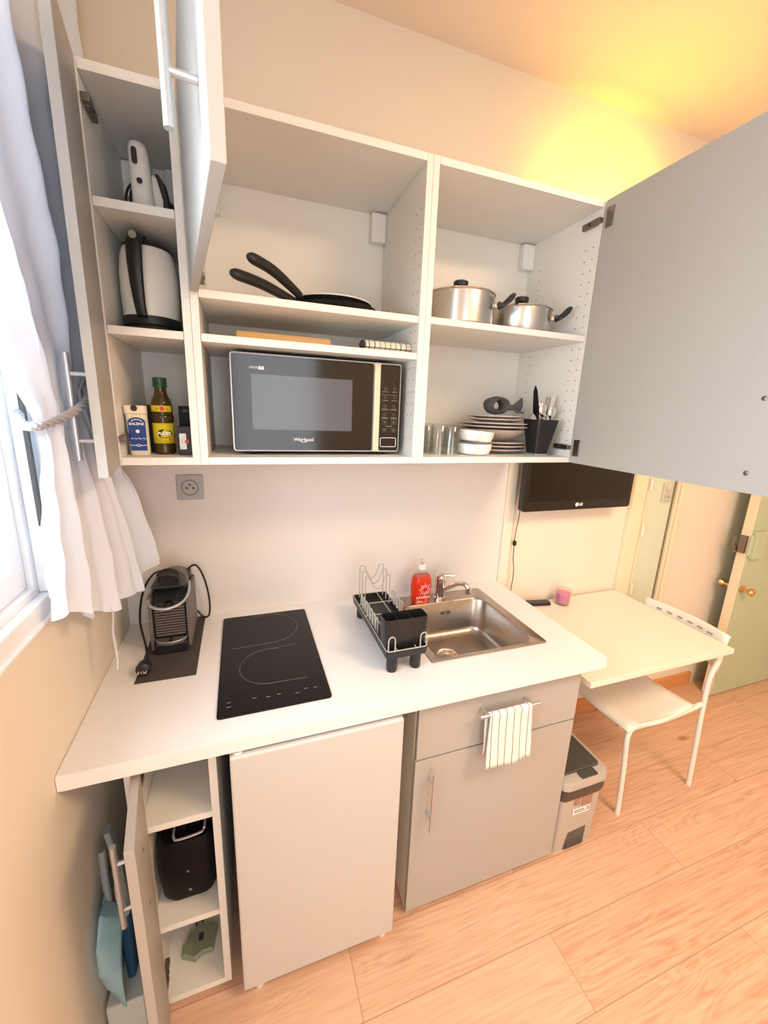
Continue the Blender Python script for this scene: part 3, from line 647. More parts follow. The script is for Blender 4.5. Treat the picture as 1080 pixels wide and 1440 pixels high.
for i in range(7):      # plate loops both sides
    y = -.235 - i * .0285
    for x in (rx0 + .010, rx1 - .010):
        if x > .85 and i > 3: continue
        mb.tube(smoothpath([(x, y - .009, zr), (x, y - .009, zr + .036), (x, y - .004, zr + .046), (x, y + .004, zr + .046), (x, y + .009, zr + .036), (x, y + .009, zr)], 4), wr, 6)
for x in (rx0 + .018, rx1 - .018):   # front end loops
    mb.tube(smoothpath([(x - .010, ry0 + .005, zr), (x - .010, ry0 + .005, zr + .034), (x - .004, ry0 + .005, zr + .044), (x + .004, ry0 + .005, zr + .044), (x + .010, ry0 + .005, zr + .034), (x + .010, ry0 + .005, zr)], 4), wr, 6)
for k, y in enumerate((-.155, -.192, -.228)):   # tall rear holders
    h = .118 - k * .006; xa, xb = .781, .872
    mb.tube(smoothpath([(xa, y, zr - .004), (xa, y, zr + h - .01), (xa + .005, y, zr + h), (xa + .016, y, zr + h), (xa + .021, y, zr + h - .012), (xa + .028, y, zr + h - .034), ((xa + xb) / 2, y, zr + h - .050),
                        (xb - .028, y, zr + h - .034), (xb - .021, y, zr + h - .012), (xb - .016, y, zr + h), (xb - .005, y, zr + h), (xb, y, zr + h - .01), (xb, y, zr - .004)], 4), wr, 6)
mb.build('wire_frame', WIRE, RK)
mb = MB(); cy_ = -.482
mb.loft([rrect(.826, cy_, .128, .046, .008, HW + .0605), rrect(.826, cy_, .136, .052, .009, HW + .168), rrect(.826, cy_, .132, .048, .008, HW + .168), rrect(.826, cy_, .124, .042, .007, HW + .066)])
for x in (.805, .848): mb.box(x - .001, x + .001, cy_ - .022, cy_ + .022, HW + .066, HW + .160)
mb.build('cutlery_caddy', BLACK, RK)

# ------------------------------------------------------------------ wall cabinet contents
zs = ZB + PT + .0004
# microwave
mw = thing('microwave', (.611, -.17, zs), 'black glass fronted microwave oven standing in the middle wall cabinet', 'microwave')
mz0, mz1, my = 1.512, 1.7695, -.302
MWG = mat('microwave_glass', rgb(16, 15, 17), 0.10)
MB().box(.376, .846, my + .012, -.03, mz0 + .002, mz1 - .003).build('body', BLACK, mw, bev=0.004)
SILV = mat('silver_trim', rgb(214, 212, 208), 0.35, 0.3)
def xzloop(x0, x1, z0, z1, r, y, k=4): return [(p[0], y, p[1]) for p in rrect((x0 + x1) / 2, (z0 + z1) / 2, x1 - x0, z1 - z0, r, 0, k)]
mb = MB(); mb.loft([xzloop(.371, .852, mz0 - .001, mz1, .008, my + .012), xzloop(.371, .852, mz0 - .001, mz1, .008, my), xzloop(.3735, .8495, mz0 + .0015, mz1 - .0025, .007, my - .001)], smooth=False); mb.build('front_frame', SILV, mw)
dw = MB(); dw.loft([xzloop(.3742, .7640, mz0 + .0025, mz1 - .0033, .006, my - .0012), xzloop(.3742, .7640, mz0 + .0025, mz1 - .0033, .006, my - .004)], smooth=False); dw = dw.build('door', MWG, mw)
MWW = mat('microwave_window', rgb(84, 88, 98), 0.15, noise=0.05, nscale=300)
mb = MB(); mb.loft([xzloop(.4225, .7005, 1.571, 1.716, .003, my - .0041), xzloop(.4225, .7005, 1.571, 1.716, .003, my - .0046)], smooth=False); mb.build('window', MWW, dw)
mb = MB(); mb.box(.7655, .7845, my - .012, my - .0012, mz0, mz1 - .0005); mb.build('handle_strip', mat('champagne_metal', rgb(226, 208, 186), 0.35, 0.4), dw, bev=0.003)
text('Whirlpool', .0135, (.560, my - .0048, 1.5445), dw, WHITEP, name='logo')
mb = MB(); mb.tube([(.560 + .010 * math.cos(t), my - .0049, 1.5425 + .0055 * math.sin(t)) for t in [R_(a) for a in range(150, 400, 12)]], .0005, 5); mb.build('logo_swoosh', WHITEP, dw)
text('COOK', .0075, (.4295, my - .0048, 1.7325), dw, WHITEP, name='lettering')
MB().box(.442, .456, my - .0052, my - .0042, 1.7285, 1.7365).build('badge', WHITEP, dw)
text('20', .0065, (.449, my - .0056, 1.7325), dw, DARKP, name='lettering')
cp = MB(); cp.loft([xzloop(.7858, .8486, mz0 + .0025, mz1 - .0033, .006, my - .0012), xzloop(.7858, .8486, mz0 + .0025, mz1 - .0033, .006, my - .003)], smooth=False); cp = cp.build('control_panel', MWG, mw)
mb = MB()
for k, z in enumerate((1.698, 1.673, 1.648, 1.623)):
    for x in (.803, .832):
        mb.tube([(x + .004 * math.cos(t * PI / 4), my - .0033, z + .004 * math.sin(t * PI / 4)) for t in range(8)], .0003, 4, closed=True)
        mb.box(x - .009, x + .009, my - .0034, my - .003, z - .0095, z - .0083)
        if k == 3: mb.box(x - .010, x + .010, my - .0034, my - .003, z - .0125, z - .0115)
for z in (1.680, 1.636): mb.box(.792, .841, my - .0034, my - .003, z - .0003, z + .0003)
for z in (1.600, 1.577):
    for x in (.803, .832):
        q = [(x - .0075, z - .0055), (x + .0075, z - .0055), (x + .0075, z + .0055), (x - .0075, z + .0055)]
        mb.tube([(a, my - .0033, b) for a, b in q], .0003, 4, closed=True); mb.box(x - .002, x + .002, my - .0034, my - .003, z - .0015, z + .0015)
mb.box(.806, .828, my - .0034, my - .003, 1.5878, 1.5892)
mb.build('button_print', GREYP, cp)
mb = MB(); mb.tube([(p[0], my - .0035, p[1]) for p in rrect(.8165, 1.540, .050, .027, .004, 0, 3)], .0009, 6, closed=True); mb.build('start_button', WPL, cp)
for x in (.42, .80):
    for y in (-.27, -.07): MB().lathe([(.010, 0), (.012, .0115)], (x, y, zs), 12).build('foot', MBLACK, mw)

# frying pans (nested, the pair tilted a little)
def frying_pan(name, cx, cy, z, r, h, tip, label, rim=False):
    t = thing(name, (cx, cy, z), label, 'frying pan', 'black frying pans on the upper shelf')
    mb = MB(); mb.lathe([(r * .68, 0), (r * .75, .002), (r, h), (r - .004, h + .001), (r * .72, .005), (0, .004)], (cx, cy, z), 40); mb.build('pan_body', MBLACK, t)
    if rim:
        mb = MB(); mb.tube([(cx + (r + .0005) * math.cos(a * PI / 24), cy + (r + .0005) * math.sin(a * PI / 24), z + h) for a in range(48)], .0019, 6, closed=True); mb.build('pan_rim', WPL, t)
    T = Vector(tip); c = Vector((cx, cy, z + h * .7)); dv = (T - c); dh = Vector((dv.x, dv.y, 0)).normalized(); st = c + dh * (r * .9)
    L_ = (Vector((T.x, T.y, 0)) - Vector((st.x, st.y, 0))).length; dz = T.z - st.z
    pts = smoothpath([st, st + dh * L_ * .25 + Vector((0, 0, dz * .36)), st + dh * L_ * .6 + Vector((0, 0, dz * .78)), T], 6)
    mb = MB(); n = len(pts); mb.tube(pts, .0125, 10, taper=[.75 + .35 * math.sin(min(i / (n - 1) * 1.25, 1) * PI * .5) if i < n - 2 else (.95 if i == n - 2 else .5) for i in range(n)])
    mb.build('handle', BLACK, t); return t
frying_pan('frying_pan', .672, -.185, Z_M1 + .0004, .128, .026, (.383, -.302, 1.956), 'black frying pan underneath, its handle pointing lower left')
frying_pan('frying_pan', .666, -.185, Z_M1 + .0125, .116, .029, (.425, -.315, 1.995), 'black frying pan with pale rim, on top of the pair', True)
# board and checked cloth
mb = MB(); mb.box(.390, .648, -.255, -.03, Z_M2 + .0004, Z_M2 + .031); tag(mb.build('cutting_board', WOODL, loc=(.51, -.13, Z_M2), bev=.003), 'light wooden board lying on the shelf above the microwave', 'board')
def cloth_uv(me, fn):
    uvl = me.uv_layers.new(name='UVMap')
    for p in me.polygons:
        for li in p.loop_indices: uvl.data[li].uv = fn(me.vertices[me.loops[li].vertex_index].co)
mb = MB(); loops = []
for i in range(33):
    x = .735 + .145 * i / 32; rr = .0135 + .0012 * math.sin(i * 2.4)
    loops.append([(x, -.300 + rr * 1.5 * math.cos(a * PI / 8), Z_M2 + .0165 + rr * math.sin(a * PI / 8)) for a in range(16)])
mb.loft(loops); o = mb.build('tea_towel', [CHECK, CGREY], loc=(.80, -.30, Z_M2)); tag(o, 'rolled checked cloth at the right end of the shelf above the microwave', 'towel')
cloth_uv(o.data, lambda c: (c.x + 1, math.atan2(c.z - .0165, c.y) * .014 + 1))
mb = MB()
for k in range(6): mb.tube([(.728 - k * .0012, -.300 + (.018 - k * .0025) * math.cos(a * PI / 8), Z_M2 + .0165 + (.0125 - k * .0018) * math.sin(a * PI / 8)) for a in range(16)], .0016, 5, closed=True)
mb.build('rolled_end', CGREY, o)

# saucepans
def saucepan(cx, cy, z, r, h, ang, label):
    t = thing('saucepan', (cx, cy, z), label, 'saucepan', 'steel saucepans with lids on the shelf')
    mb = MB(); mb.lathe([(r * .96, 0), (r, .006), (r, h - .003), (r + .003, h), (r - .002, h)], (cx, cy, z), 44); mb.build('pot_body', STEEL, t)
    mb = MB(); mb.lathe([(r + .0035, h + .0004), (r + .0035, h + .0035), (r * .9, h + .007), (r * .3, h + .015), (0, h + .016)], (cx, cy, z), 44); mb.build('lid', CHROME, t)
    mb = MB(); mb.lathe([(.009, h + .0155), (.011, h + .022), (.0225, h + .031), (.0235, h + .043), (.019, h + .046), (0, h + .046)], (cx, cy, z), 24); mb.build('lid_knob', BLACK, t)
    for s in (0, PI):
        a = ang + s; D_ = Vector((math.cos(a), math.sin(a), 0)); N_ = Vector((-D_.y, D_.x, 0)); b = Vector((cx, cy, z + h * .72)) + D_ * r
        mb = MB(); mb.tube([b + D_ * .001, b + D_ * .014 + Vector((0, 0, .002))], .010, 10); mb.build('handle_bracket', CHROME, t)
        mb = MB()
        up = Vector((0, 0, 1))
        for q in (-1, 1): mb.tube(smoothpath([b + D_ * .014 + N_ * q * .010 - up * (.006 - q * .004), b + D_ * .030 + N_ * q * .021 + up * (.004 + q * .007), b + D_ * .050 + N_ * q * .017 + up * (.022 + q * .009), b + D_ * .058 + up * .030], 5), .0055, 8)
        mb.tube([b + D_ * .016 - N_ * .014, b + D_ * .016 + N_ * .014], .0085, 8)
        mb.build('handle', BLACK, t)
saucepan(1.066, -.235, Z_R + .0004, .1085, .095, R_(-33), 'larger lidded steel saucepan, left of the two on the shelf')
saucepan(1.322, -.205, Z_R + .0004, .1020, .085, R_(-38), 'smaller lidded steel saucepan, right of the two on the shelf')

# glasses (upside down)
gls = [(.958, -.225), (1.000, -.285), (1.047, -.283), (.996, -.190)]
lab = ['clear glass tumbler at back left of the bottom shelf', 'clear glass tumbler nearest the partition, front row', 'clear glass tumbler beside the white cups', 'clear glass tumbler behind the front pair']
def tumbler(x, y, l):
    t = thing('drinking_glass', (x, y, zs), l, 'glass', 'clear glass tumblers on the bottom shelf')
    mb = MB(); mb.lathe([(.031, 0), (.030, .035), (.0285, .046), (.026, .096), (.0235, .0985), (0, .0985), (0, .090), (.022, .088), (.0235, .08), (.026, .046), (.0275, .034), (.0285, .0003), (.031, 0)], (x, y, zs), 24, cap=False); mb.build('glass_body', TUMBLER, t, sharp=60)
    return t
for (x, y), l in zip(gls, lab): tumbler(x, y, l)
# cups
def cup(cx, cy, z, label, tx=0):
    t = thing('soup_cup', (cx, cy, z), label, 'cup', 'white handled cups stacked beside the glasses')
    mb = MB(); mb.lathe([(.040, 0), (.050, .004), (.056, .018), (.058, .037), (.055, .037), (.052, .018), (.040, .008), (0, .007)], (cx, cy, z), 32)
    b_ = mb.build('cup_body', WCER, t)
    mb = MB(); a = R_(-118); D_ = Vector((math.cos(a), math.sin(a), 0)); b = Vector((cx, cy, z))
    mb.tube(smoothpath([b + D_ * .056 + Vector((0, 0, .033)), b + D_ * .070 + Vector((0, 0, .030)), b + D_ * .070 + Vector((0, 0, .012)), b + D_ * .054 + Vector((0, 0, .008))], 5), .0045, 8)
    mb.build('handle', WCER, t); return t
cup(1.142, -.275, zs, 'white handled soup cup, bottom of the two')
c2 = cup(1.142, -.275, zs + .0385, 'white handled soup cup stacked on another one, slightly tilted')
c2.rotation_euler = (0, R_(4), 0); c2.location.z += .004; c2.location.x += .003
# plates
def plate(cx, cy, z, r, h, label, m=PLATE):
    mb = MB(); mb.lathe([(r * .6, 0), (r * .66, .0012), (r, h), (r - .001, h + .0035), (r * .68, .005), (0, .0045)], (cx, cy, z), 44)
    o = mb.build('dinner_plate', m, loc=(cx, cy, z)); tag(o, label, 'plate', 'beige plates and bowls stacked in the right cabinet'); return o
PX, PY = 1.283, -.170
z = zs
for k, l in enumerate(['beige plate at the bottom of the tall stack', 'second beige plate from the bottom of the stack', 'third beige plate from the bottom, right under the bowl']):
    plate(PX, PY, z, .119, .013, l); z += .0125
z += .006
mb = MB(); mb.lathe([(.055, 0), (.07, .003), (.112, .030), (.118, .040), (.114, .040), (.07, .008), (0, .006)], (PX, PY, z), 44)
tag(mb.build('bowl', PLATE, loc=(PX, PY, z)), 'deep beige bowl in the middle of the plate stack', 'bowl', 'beige plates and bowls stacked in the right cabinet'); z += .036
for k, l in enumerate(['wide beige plate resting on the deep bowl', 'second wide beige plate above the deep bowl', ]):
    plate(PX - .004, PY, z + .005, .130, .008, l); z += .0115
for k, l in enumerate(['small beige plate second from the top of the stack', 'topmost small beige plate under the grey napkin']):
    plate(PX + .002, PY, z + .006, .105 - k * .006, .009, l); z += .0110
zn = z + .0165
nk = thing('napkin', (PX, PY, zn), 'dark grey cloth napkin tied in a bow on top of the plates', 'napkin')
mb = MB()
loops = []
for i in range(25):
    a = PI * 2 * i / 24; c = Vector((PX - .022 + .030 * math.cos(a) * 1.1, PY - .035, zn + .026 + .023 * math.sin(a)))
    loops.append([c + Vector((math.cos(a) * .010 * math.cos(b), .034 * math.sin(b) * (1 + .1 * math.sin(3 * a)), math.sin(a) * .009 * math.cos(b))) for b in [j * PI / 4 for j in range(8)]])
mb.loft(loops, False, False); mb.build('napkin_loop', NAPK, nk)
mb = MB(); n0 = Vector((PX + .022, PY - .06, zn + .020))
mb.loft([[n0 + Vector((.002, .0, .006)), n0 + Vector((.002, 0, -.006)), n0 + Vector((.002, .008, -.006)), n0 + Vector((.002, .008, .006))],
         [n0 + Vector((.035, 0, .030)), n0 + Vector((.030, -.004, -.012)), n0 + Vector((.036, .010, -.014)), n0 + Vector((.040, .006, .030))],
         [n0 + Vector((.048, 0, .052)), n0 + Vector((.055, -.004, -.014)), n0 + Vector((.056, .002, -.014)), n0 + Vector((.050, .002, .052))]]); mb.build('napkin_bow', NAPK, nk, sub=1)
mb = MB(); mb.lathe([(.004, -.01), (.011, -.006), (.013, .002), (.009, .009), (.003, .011)], (n0.x, n0.y + .002, n0.z), 12)
for k in range(4): mb.tube(smoothpath([n0, n0 + Vector((.012 + k * .006, -.01, -.012)), n0 + Vector((.022 + k * .009, -.012, -.0165))], 4), .003, 6)
mb.build('napkin_knot', NAPK, nk)

# cutlery tumbler
ct = thing('cutlery_holder', (1.388, -.300, zs), 'black tapered tumbler holding cutlery, right of the plates', 'holder')
mb = MB(); mb.loft([rrect(1.383, -.300, .052, .052, .006, zs + .0072), rrect(1.387, -.298, .088, .088, .008, zs + .124), rrect(1.387, -.298, .084, .084, .008, zs + .124), rrect(1.383, -.300, .046, .046, .006, zs + .012)]); mb.build('tumbler', BLACK, ct)
mb = MB(); mb.loft([rrect(1.383, -.300, .052, .052, .006, zs), rrect(1.383, -.300, .054, .054, .006, zs + .007)]); mb.build('metal_base', HANDLE, ct)
random.seed(3)
def cutlery(kind, b, t, label, grp):
    B, T = Vector(b), Vector(t); D_ = (T - B).normalized(); N_ = D_.cross(Vector((0, 1, 0))).normalized(); Q = D_.cross(N_); L_ = (T - B).length
    e = thing(kind, B, label, kind.replace('_', ' '), grp); mb = MB()
    def flat(stations, th=.0012):
        loops = []
        for s, w_ in stations: c = B + D_ * L_ * s; loops.append([c + N_ * w_ + Q * th, c - N_ * w_ + Q * th, c - N_ * w_ - Q * th, c + N_ * w_ - Q * th])
        mb.loft(loops)
    if kind == 'spoon':
        flat([(0, .0055), (.5, .003), (.72, .003)])
        loops = [[B + D_ * L_ * s + N_ * (w_ * math.cos(a * PI / 4)) + Q * (w_ * .3 * math.sin(a * PI / 4)) for a in range(8)] for s, w_ in ((.71, .003), (.78, .012), (.87, .0165), (.95, .012), (1, .003))]; mb.loft(loops); m = CHROME
        mb.build('bowl_and_stem', m, e)
    elif kind == 'fork':
        flat([(0, .0055), (.5, .003), (.74, .004), (.80, .011), (.86, .012)])
        for q in (-.0095, -.0032, .0032, .0095):
            p = B + D_ * L_ * .85 + N_ * q; mb.tube([p, p + D_ * L_ * .15], .0014, 5)
        mb.build('stem_and_tines', CHROME, e)
    else:
        flat([(.45, .0115), (.7, .012), (.92, .008), (1, .0008)], .001); mb.build('blade', CHROME if kind == 'table_knife' else GLOSSB, e)
        mb = MB(); flat([(0, .006), (.45, .008)], .004); mb.build('handle', CHROME if kind == 'table_knife' else BLACK, e)
zc_ = zs + .015
cutlery('kitchen_knife', (1.390, -.292, zc_), (1.357, -.285, 1.738), 'black pointed knife standing tallest in the cutlery tumbler', None)
for i, (kd, b, t, l) in enumerate([('fork', (1.385, -.30, zc_), (1.412, -.295, 1.700), 'steel fork in the middle of the cutlery tumbler'), ('fork', (1.375, -.295, zc_), (1.425, -.285, 1.705), 'steel fork leaning right in the cutlery tumbler'),
        ('spoon', (1.395, -.305, zc_), (1.377, -.312, 1.680), 'steel spoon at the front of the cutlery tumbler'), ('table_knife', (1.380, -.295, zc_), (1.440, -.290, 1.715), 'steel knife leaning far right in the cutlery tumbler'), ('spoon', (1.400, -.29, zc_), (1.400, -.275, 1.690), 'steel spoon at the back of the cutlery tumbler'),
        ('spoon', (1.40, -.30, zc_), (1.425, -.310, 1.672), 'steel spoon at the right edge of the cutlery tumbler'), ('table_knife', (1.40, -.308, zc_), (1.345, -.300, 1.645), 'short steel handle leaning left in the cutlery tumbler')]):
    cutlery(kd, b, t, l, 'cutlery in the black tumbler')

# ---- narrow cabinet: salt, oil, small boxes
sl = thing('salt_bottle', (.147, -.295, zs), 'cream salt shaker bottle with blue sea-salt label, left of the oil', 'bottle')
mb = MB(); mb.loft([rrect(.147, -.295, .040, .028, .010, zs), rrect(.147, -.295, .044, .030, .011, zs + .004), rrect(.145, -.295, .047, .031, .011, zs + .100), rrect(.144, -.295, .049, .032, .011, zs + .102)]); mb.build('bottle_body', CREAMP, sl)
mb = MB(); mb.loft([rrect(.144, -.295, .0495, .0325, .011, zs + .1025), rrect(.1435, -.295, .050, .033, .011, zs + .123)]); mb.build('cap', CREAMP, sl, bev=.001)
mb = MB(); mb.lathe([(.0075, 0), (.0075, .0008)], (.1440, -.3117, zs + .1165), 18, ax='y'); mb.build('cap_notch', DARKP, sl)
mb = MB(); poly = [(.1285, zs + .012), (.1655, zs + .012), (.166, zs + .084)] + [(.147 + .0188 * math.cos(a * PI / 8), zs + .084 + .010 * math.sin(a * PI / 8)) for a in range(1, 8)] + [(.127, zs + .084)]
mb.loft([[(x, -.3108, z_) for x, z_ in poly], [(x, -.3120, z_) for x, z_ in poly]], smooth=False); lb = mb.build('label', LBLUE, sl)
text('BALEINE', .0088, (.1465, -.3123, zs + .078), lb, WHITEP, name='lettering', bold=.0002); text('Sel de Mer Fin', .0058, (.148, -.3123, zs + .042), lb, WHITEP, name='lettering')
mb = MB(); mb.tube([(.147 + .011 * math.cos(t), -.3122, zs + .0845 + .0045 * math.sin(t)) for t in [i * PI / 8 for i in range(9)]], .0011, 5)
mb.tube([(.1285, -.3122, zs + .026), (.140, -.3122, zs + .0245), (.147, -.3122, zs + .028), (.154, -.3122, zs + .0245), (.1655, -.3122, zs + .026)], .0009, 5); mb.tube([(.140, -.3122, zs + .026), (.147, -.3122, zs + .022), (.154, -.3122, zs + .026)], .0009, 5)
mb.lathe([(.0045, 0), (.0045, .0004)], (.1475, -.3121, zs + .060), 14, ax='y'); mb.build('label_print', WHITEP, lb)

ol = thing('oil_bottle', (.199, -.268, zs), 'olive oil bottle with green cap and yellow labels', 'bottle')
mb = MB(); mb.lathe([(.022, 0), (.0255, .004), (.0258, .024), (.0245, .027), (.0245, .082), (.0262, .088), (.0262, .098), (.0235, .102), (.0245, .108), (.0248, .126), (.022, .138), (.0155, .152), (.0138, .160), (.0138, .170)], (.199, -.268, zs), 32)
mb.build('bottle_body', OIL, ol)
mb = MB(); mb.lathe([(.0165, .1705), (.0168, .176), (.0160, .177), (.0165, .192), (.015, .194), (0, .194)], (.199, -.268, zs), 24); mb.build('cap', DGREEN, ol)
def wrap(cx, cy, z0, z1, r, a0, a1, m, name, parent):
    mb = MB(); n = 16; lo = [(cx + r * math.cos(R_(a0 + (a1 - a0) * i / n)), cy + r * math.sin(R_(a0 + (a1 - a0) * i / n))) for i in range(n + 1)]
    mb.loft([[(x, y, z0) for x, y in lo], [(x, y, z1) for x, y in lo]], False, False, closed=False); return mb.build(name, m, parent, solid=.0004)
lb1 = wrap(.199, -.268, zs + .0285, zs + .0805, .0251, 185, 355, YELLOW, 'label', ol); lb2 = wrap(.199, -.268, zs + .109, zs + .1245, .0253, 195, 340, YELLOW, 'neck_label', ol)
DG2 = mat('dark_olive_print', rgb(44, 48, 22), 0.5)
mb = MB(); poly = [(.204 + .0165 * math.cos(a * PI / 12), zs + .054 + .0115 * math.sin(a * PI / 12)) for a in range(24)]
mb.loft([[(x, -.268 - math.sqrt(max(.0255 ** 2 - (x - .199) ** 2, 0)) + .0002, z_) for x, z_ in poly], [(x, -.268 - math.sqrt(max(.0258 ** 2 - (x - .199) ** 2, 0)) - .0006, z_) for x, z_ in poly]], smooth=False); mb.build('label_oval', DG2, lb1)
text('PUGET', .0100, (.204, -.2948, zs + .054), lb1, WHITEP, name='lettering', bold=.0004)
mb = MB(); mb.lathe([(.0055, 0), (.0055, .0006)], (.203, -.2934, zs + .117), 16, ax='y'); mb.lathe([(.0042, 0), (.0042, .0006)], (.2165, -.289, zs + .039), 14, ax='y')
for x in (.190, .192, .2145): mb.lathe([(.0018, 0), (.0018, .0006)], (x, -.2925, zs + .117), 8, ax='y')
mb.build('label_print', REDM, ol)

bx = thing('spice_box', (.253, -.290, zs), 'charcoal box with a white label and red mark, beside the partition', 'box')
MB().box(.236, .270, -.306, -.262, zs, zs + .074).build('box_body', CGREY, bx, bev=.002)
MB().box(.2395, .2555, -.3068, -.3062, zs + .015, zs + .056).build('label', WHITEP, bx)
mb = MB(); mb.lathe([(.0050, 0), (.0050, .0006)], (.2565, -.3064, zs + .035), 14, ax='y'); mb.tube([(.2485 + .004 * math.cos(R_(a)), -.3072, zs + .035 + .006 * math.sin(R_(a))) for a in range(110, 260, 20)], .0005, 4); mb.build('red_mark', REDM, bx)
bj = thing('spice_jar', (.246, -.195, zs), 'tall black pepper jar standing behind the charcoal box', 'jar')
MB().box(.232, .268, -.225, -.19, zs, zs + .125).build('jar_body', MBLACK, bj, bev=.002); text('SEL', .010, (.250, -.2256, zs + .112), bj, GREYP, name='lettering')
bk = thing('spice_tin', (.168, -.215, zs), 'dark spice tin hidden between the salt and the oil', 'jar')
mb = MB(); mb.box(.150, .186, -.235, -.195, zs, zs + .125); mb.build('tin_body', MBLACK, bk, bev=.003); MB().box(.166, .186, -.2362, -.2355, zs + .035, zs + .07).build('label', CGREY, bk)

# kettle
kt = thing('kettle', (.190, -.225, Z_B), 'white electric kettle with black handle on the middle shelf', 'kettle')
KX, KY, KZ = .190, -.225, Z_B + .0004
mb = MB(); mb.lathe([(.060, 0), (.064, .004), (.064, .016), (.058, .018)], (KX, KY, KZ), 36); mb.build('power_base', MBLACK, kt)
mb = MB(); mb.lathe([(.0625, .0185), (.0650, .022), (.0640, .040)], (KX, KY, KZ), 36); mb.build('base_ring', BLACK, kt)
mb = MB(); mb.lathe([(.0635, .0405), (.0655, .09), (.0645, .14), (.0600, .180), (.054, .196)], (KX, KY, KZ), 36)
mb.build('kettle_body', mat('kettle_white', rgb(232, 228, 220), 0.3), kt)
mb = MB(); mb.lathe([(.0555, .1965), (.053, .203), (.045, .208), (.02, .213), (0, .213)], (KX, KY, KZ), 36); mb.build('lid', BLACK, kt)
a = R_(-100); D_ = Vector((math.cos(a), math.sin(a), 0)); N_ = Vector((-D_.y, D_.x, 0)); kb = Vector((KX, KY, KZ))
st = [(.045, .215, .017), (.066, .210, .018), (.080, .190, .018), (.084, .150, .017), (.082, .100, .015), (.076, .060, .013), (.066, .034, .012)]
loops = []
for rr, h, w_ in st: c = kb + D_ * rr + Vector((0, 0, h)); loops.append([c + N_ * w_ * math.cos(t) + D_ * .009 * math.sin(t) + Vector((0, 0, .004 * math.sin(t))) for t in [i * PI / 5 for i in range(10)]])
mb = MB(); mb.loft(loops); mb.build('handle', BLACK, kt)
mb = MB(); mb.lathe([(.009, 0), (.008, .003), (0, .004)], (KX + D_.x * .078, KY + D_.y * .080 - .006, KZ + .205), 14, ax='y'); mb.build('lid_button', GREYP, kt)

# hand mixer standing on its end
mx_ = thing('hand_mixer', (.205, -.215, Z_A), 'white hand mixer with coiled black cord on the top shelf', 'mixer')
mb = MB(); loops = []
for h, wd, dp, xo in ((0, .046, .080, 0), (.06, .046, .078, -.001), (.12, .044, .072, -.003), (.155, .042, .064, -.005), (.172, .034, .046, -.006), (.178, .016, .02, -.006)):
    loops.append(rrect(.195 + xo, -.215, wd, dp, .018, Z_A + .0004 + h))
mb.loft(loops); mb.build('mixer_body', WPL, mx_)
mb = MB(); mb.loft([rrect(.232, -.205, .030, .05, .012, Z_A + .0004), rrect(.228, -.205, .034, .05, .014, Z_A + .06), rrect(.220, -.205, .020, .045, .009, Z_A + .105), rrect(.216, -.205, .008, .03, .003, Z_A + .115)])
mb.build('grip', WPL, mx_)
mb = MB(); mb.loft([xzloop(.180, .1915, Z_A + .118, Z_A + .152, .0056, -.2535), xzloop(.180, .1915, Z_A + .118, Z_A + .152, .0056, -.2560)]); mb.lathe([(.0062, 0), (.0062, .002)], (.1925, -.2545, Z_A + .085), 14, ax='y')
mb.loft([rrect(.240, -.215, .018, .040, .006, Z_A + .004), rrect(.243, -.215, .014, .040, .006, Z_A + .06), rrect(.236, -.215, .016, .035, .006, Z_A + .095), rrect(.226, -.215, .008, .03, .003, Z_A + .116)])
mb.build('vents_and_grip_rubber', BLACK, mx_)
mb = MB(); 
for k in range(3): mb.tube(smoothpath([(.150 + k * .008, -.20 + k * .01, Z_A + .004), (.153 + k * .008, -.20 + k * .01, Z_A + .075 + k * .006), (.176 + k * .004, -.19 + k * .01, Z_A + .112)], 6), .003, 6)
mb.tube(smoothpath([(.238, -.215, Z_A + .075), (.256, -.205, Z_A + .055), (.266, -.2, Z_A + .01)], 6), .003, 6); mb.build('cord', MBLACK, mx_)
mb = MB(); mb.lathe([(.007, 0), (.007, .012)], (.222, -.238, Z_A + .006), 12, ax='y'); mb.build('beater_socket', CHROME, mx_)

# ------------------------------------------------------------------ narrow base cabinet contents
to = thing('toaster', (.208, -.42, .2972), 'black toaster with a chrome rack loop on the base cabinet shelf', 'toaster')
tz = .2974
mb = MB(); mb.loft([rrect(.208, -.41, .120, .25, .030, tz + .006), rrect(.206, -.41, .138, .27, .034, tz + .03), rrect(.205, -.41, .148, .28, .036, tz + .12), rrect(.206, -.41, .144, .27, .036, tz + .185), rrect(.208, -.41, .13, .25, .034, tz + .205)])
mb.build('toaster_body', mat('toaster_black', rgb(8, 7, 7), 0.6, Specular_IOR_Level=0.2), to)
for x in (.193, .222): MB().box(x - .010, x + .010, -.50, -.33, tz + .2055, tz + .207).build('toast_slot', MBLACK, to)
mb = MB(); mb.tube(smoothpath([(.176, -.30, tz + .220), (.176, -.50, tz + .218), (.178, -.526, tz + .215), (.188, -.534, tz + .213), (.240, -.530, tz + .213), (.250, -.522, tz + .215), (.252, -.50, tz + .218), (.252, -.30, tz + .220)], 5), .0032, 8)
for y in (-.45, -.35):
    for x in (.176, .252): mb.tube([(x, y, tz + .218), (x, y, tz + .200)], .002, 6)
mb.build('warming_rack', HANDLE, to)
mb = MB(); mb.box(.205, .210, -.5505, -.5495, tz + .115, tz + .121); mb.box(.205, .212, -.5475, -.5465, tz + .045, tz + .052); mb.build('small_mark', GREYP, to)
for x in (.165, .250):
    for y in (-.50, -.32): MB().lathe([(.008, 0), (.008, .008)], (x, y, tz - .0002), 10).build('foot', MBLACK, to)
kg = thing('plug_adaptor', (.208, -.47, .0372), 'pale green plastic gadget lying at the bottom of the narrow base cabinet', 'gadget')
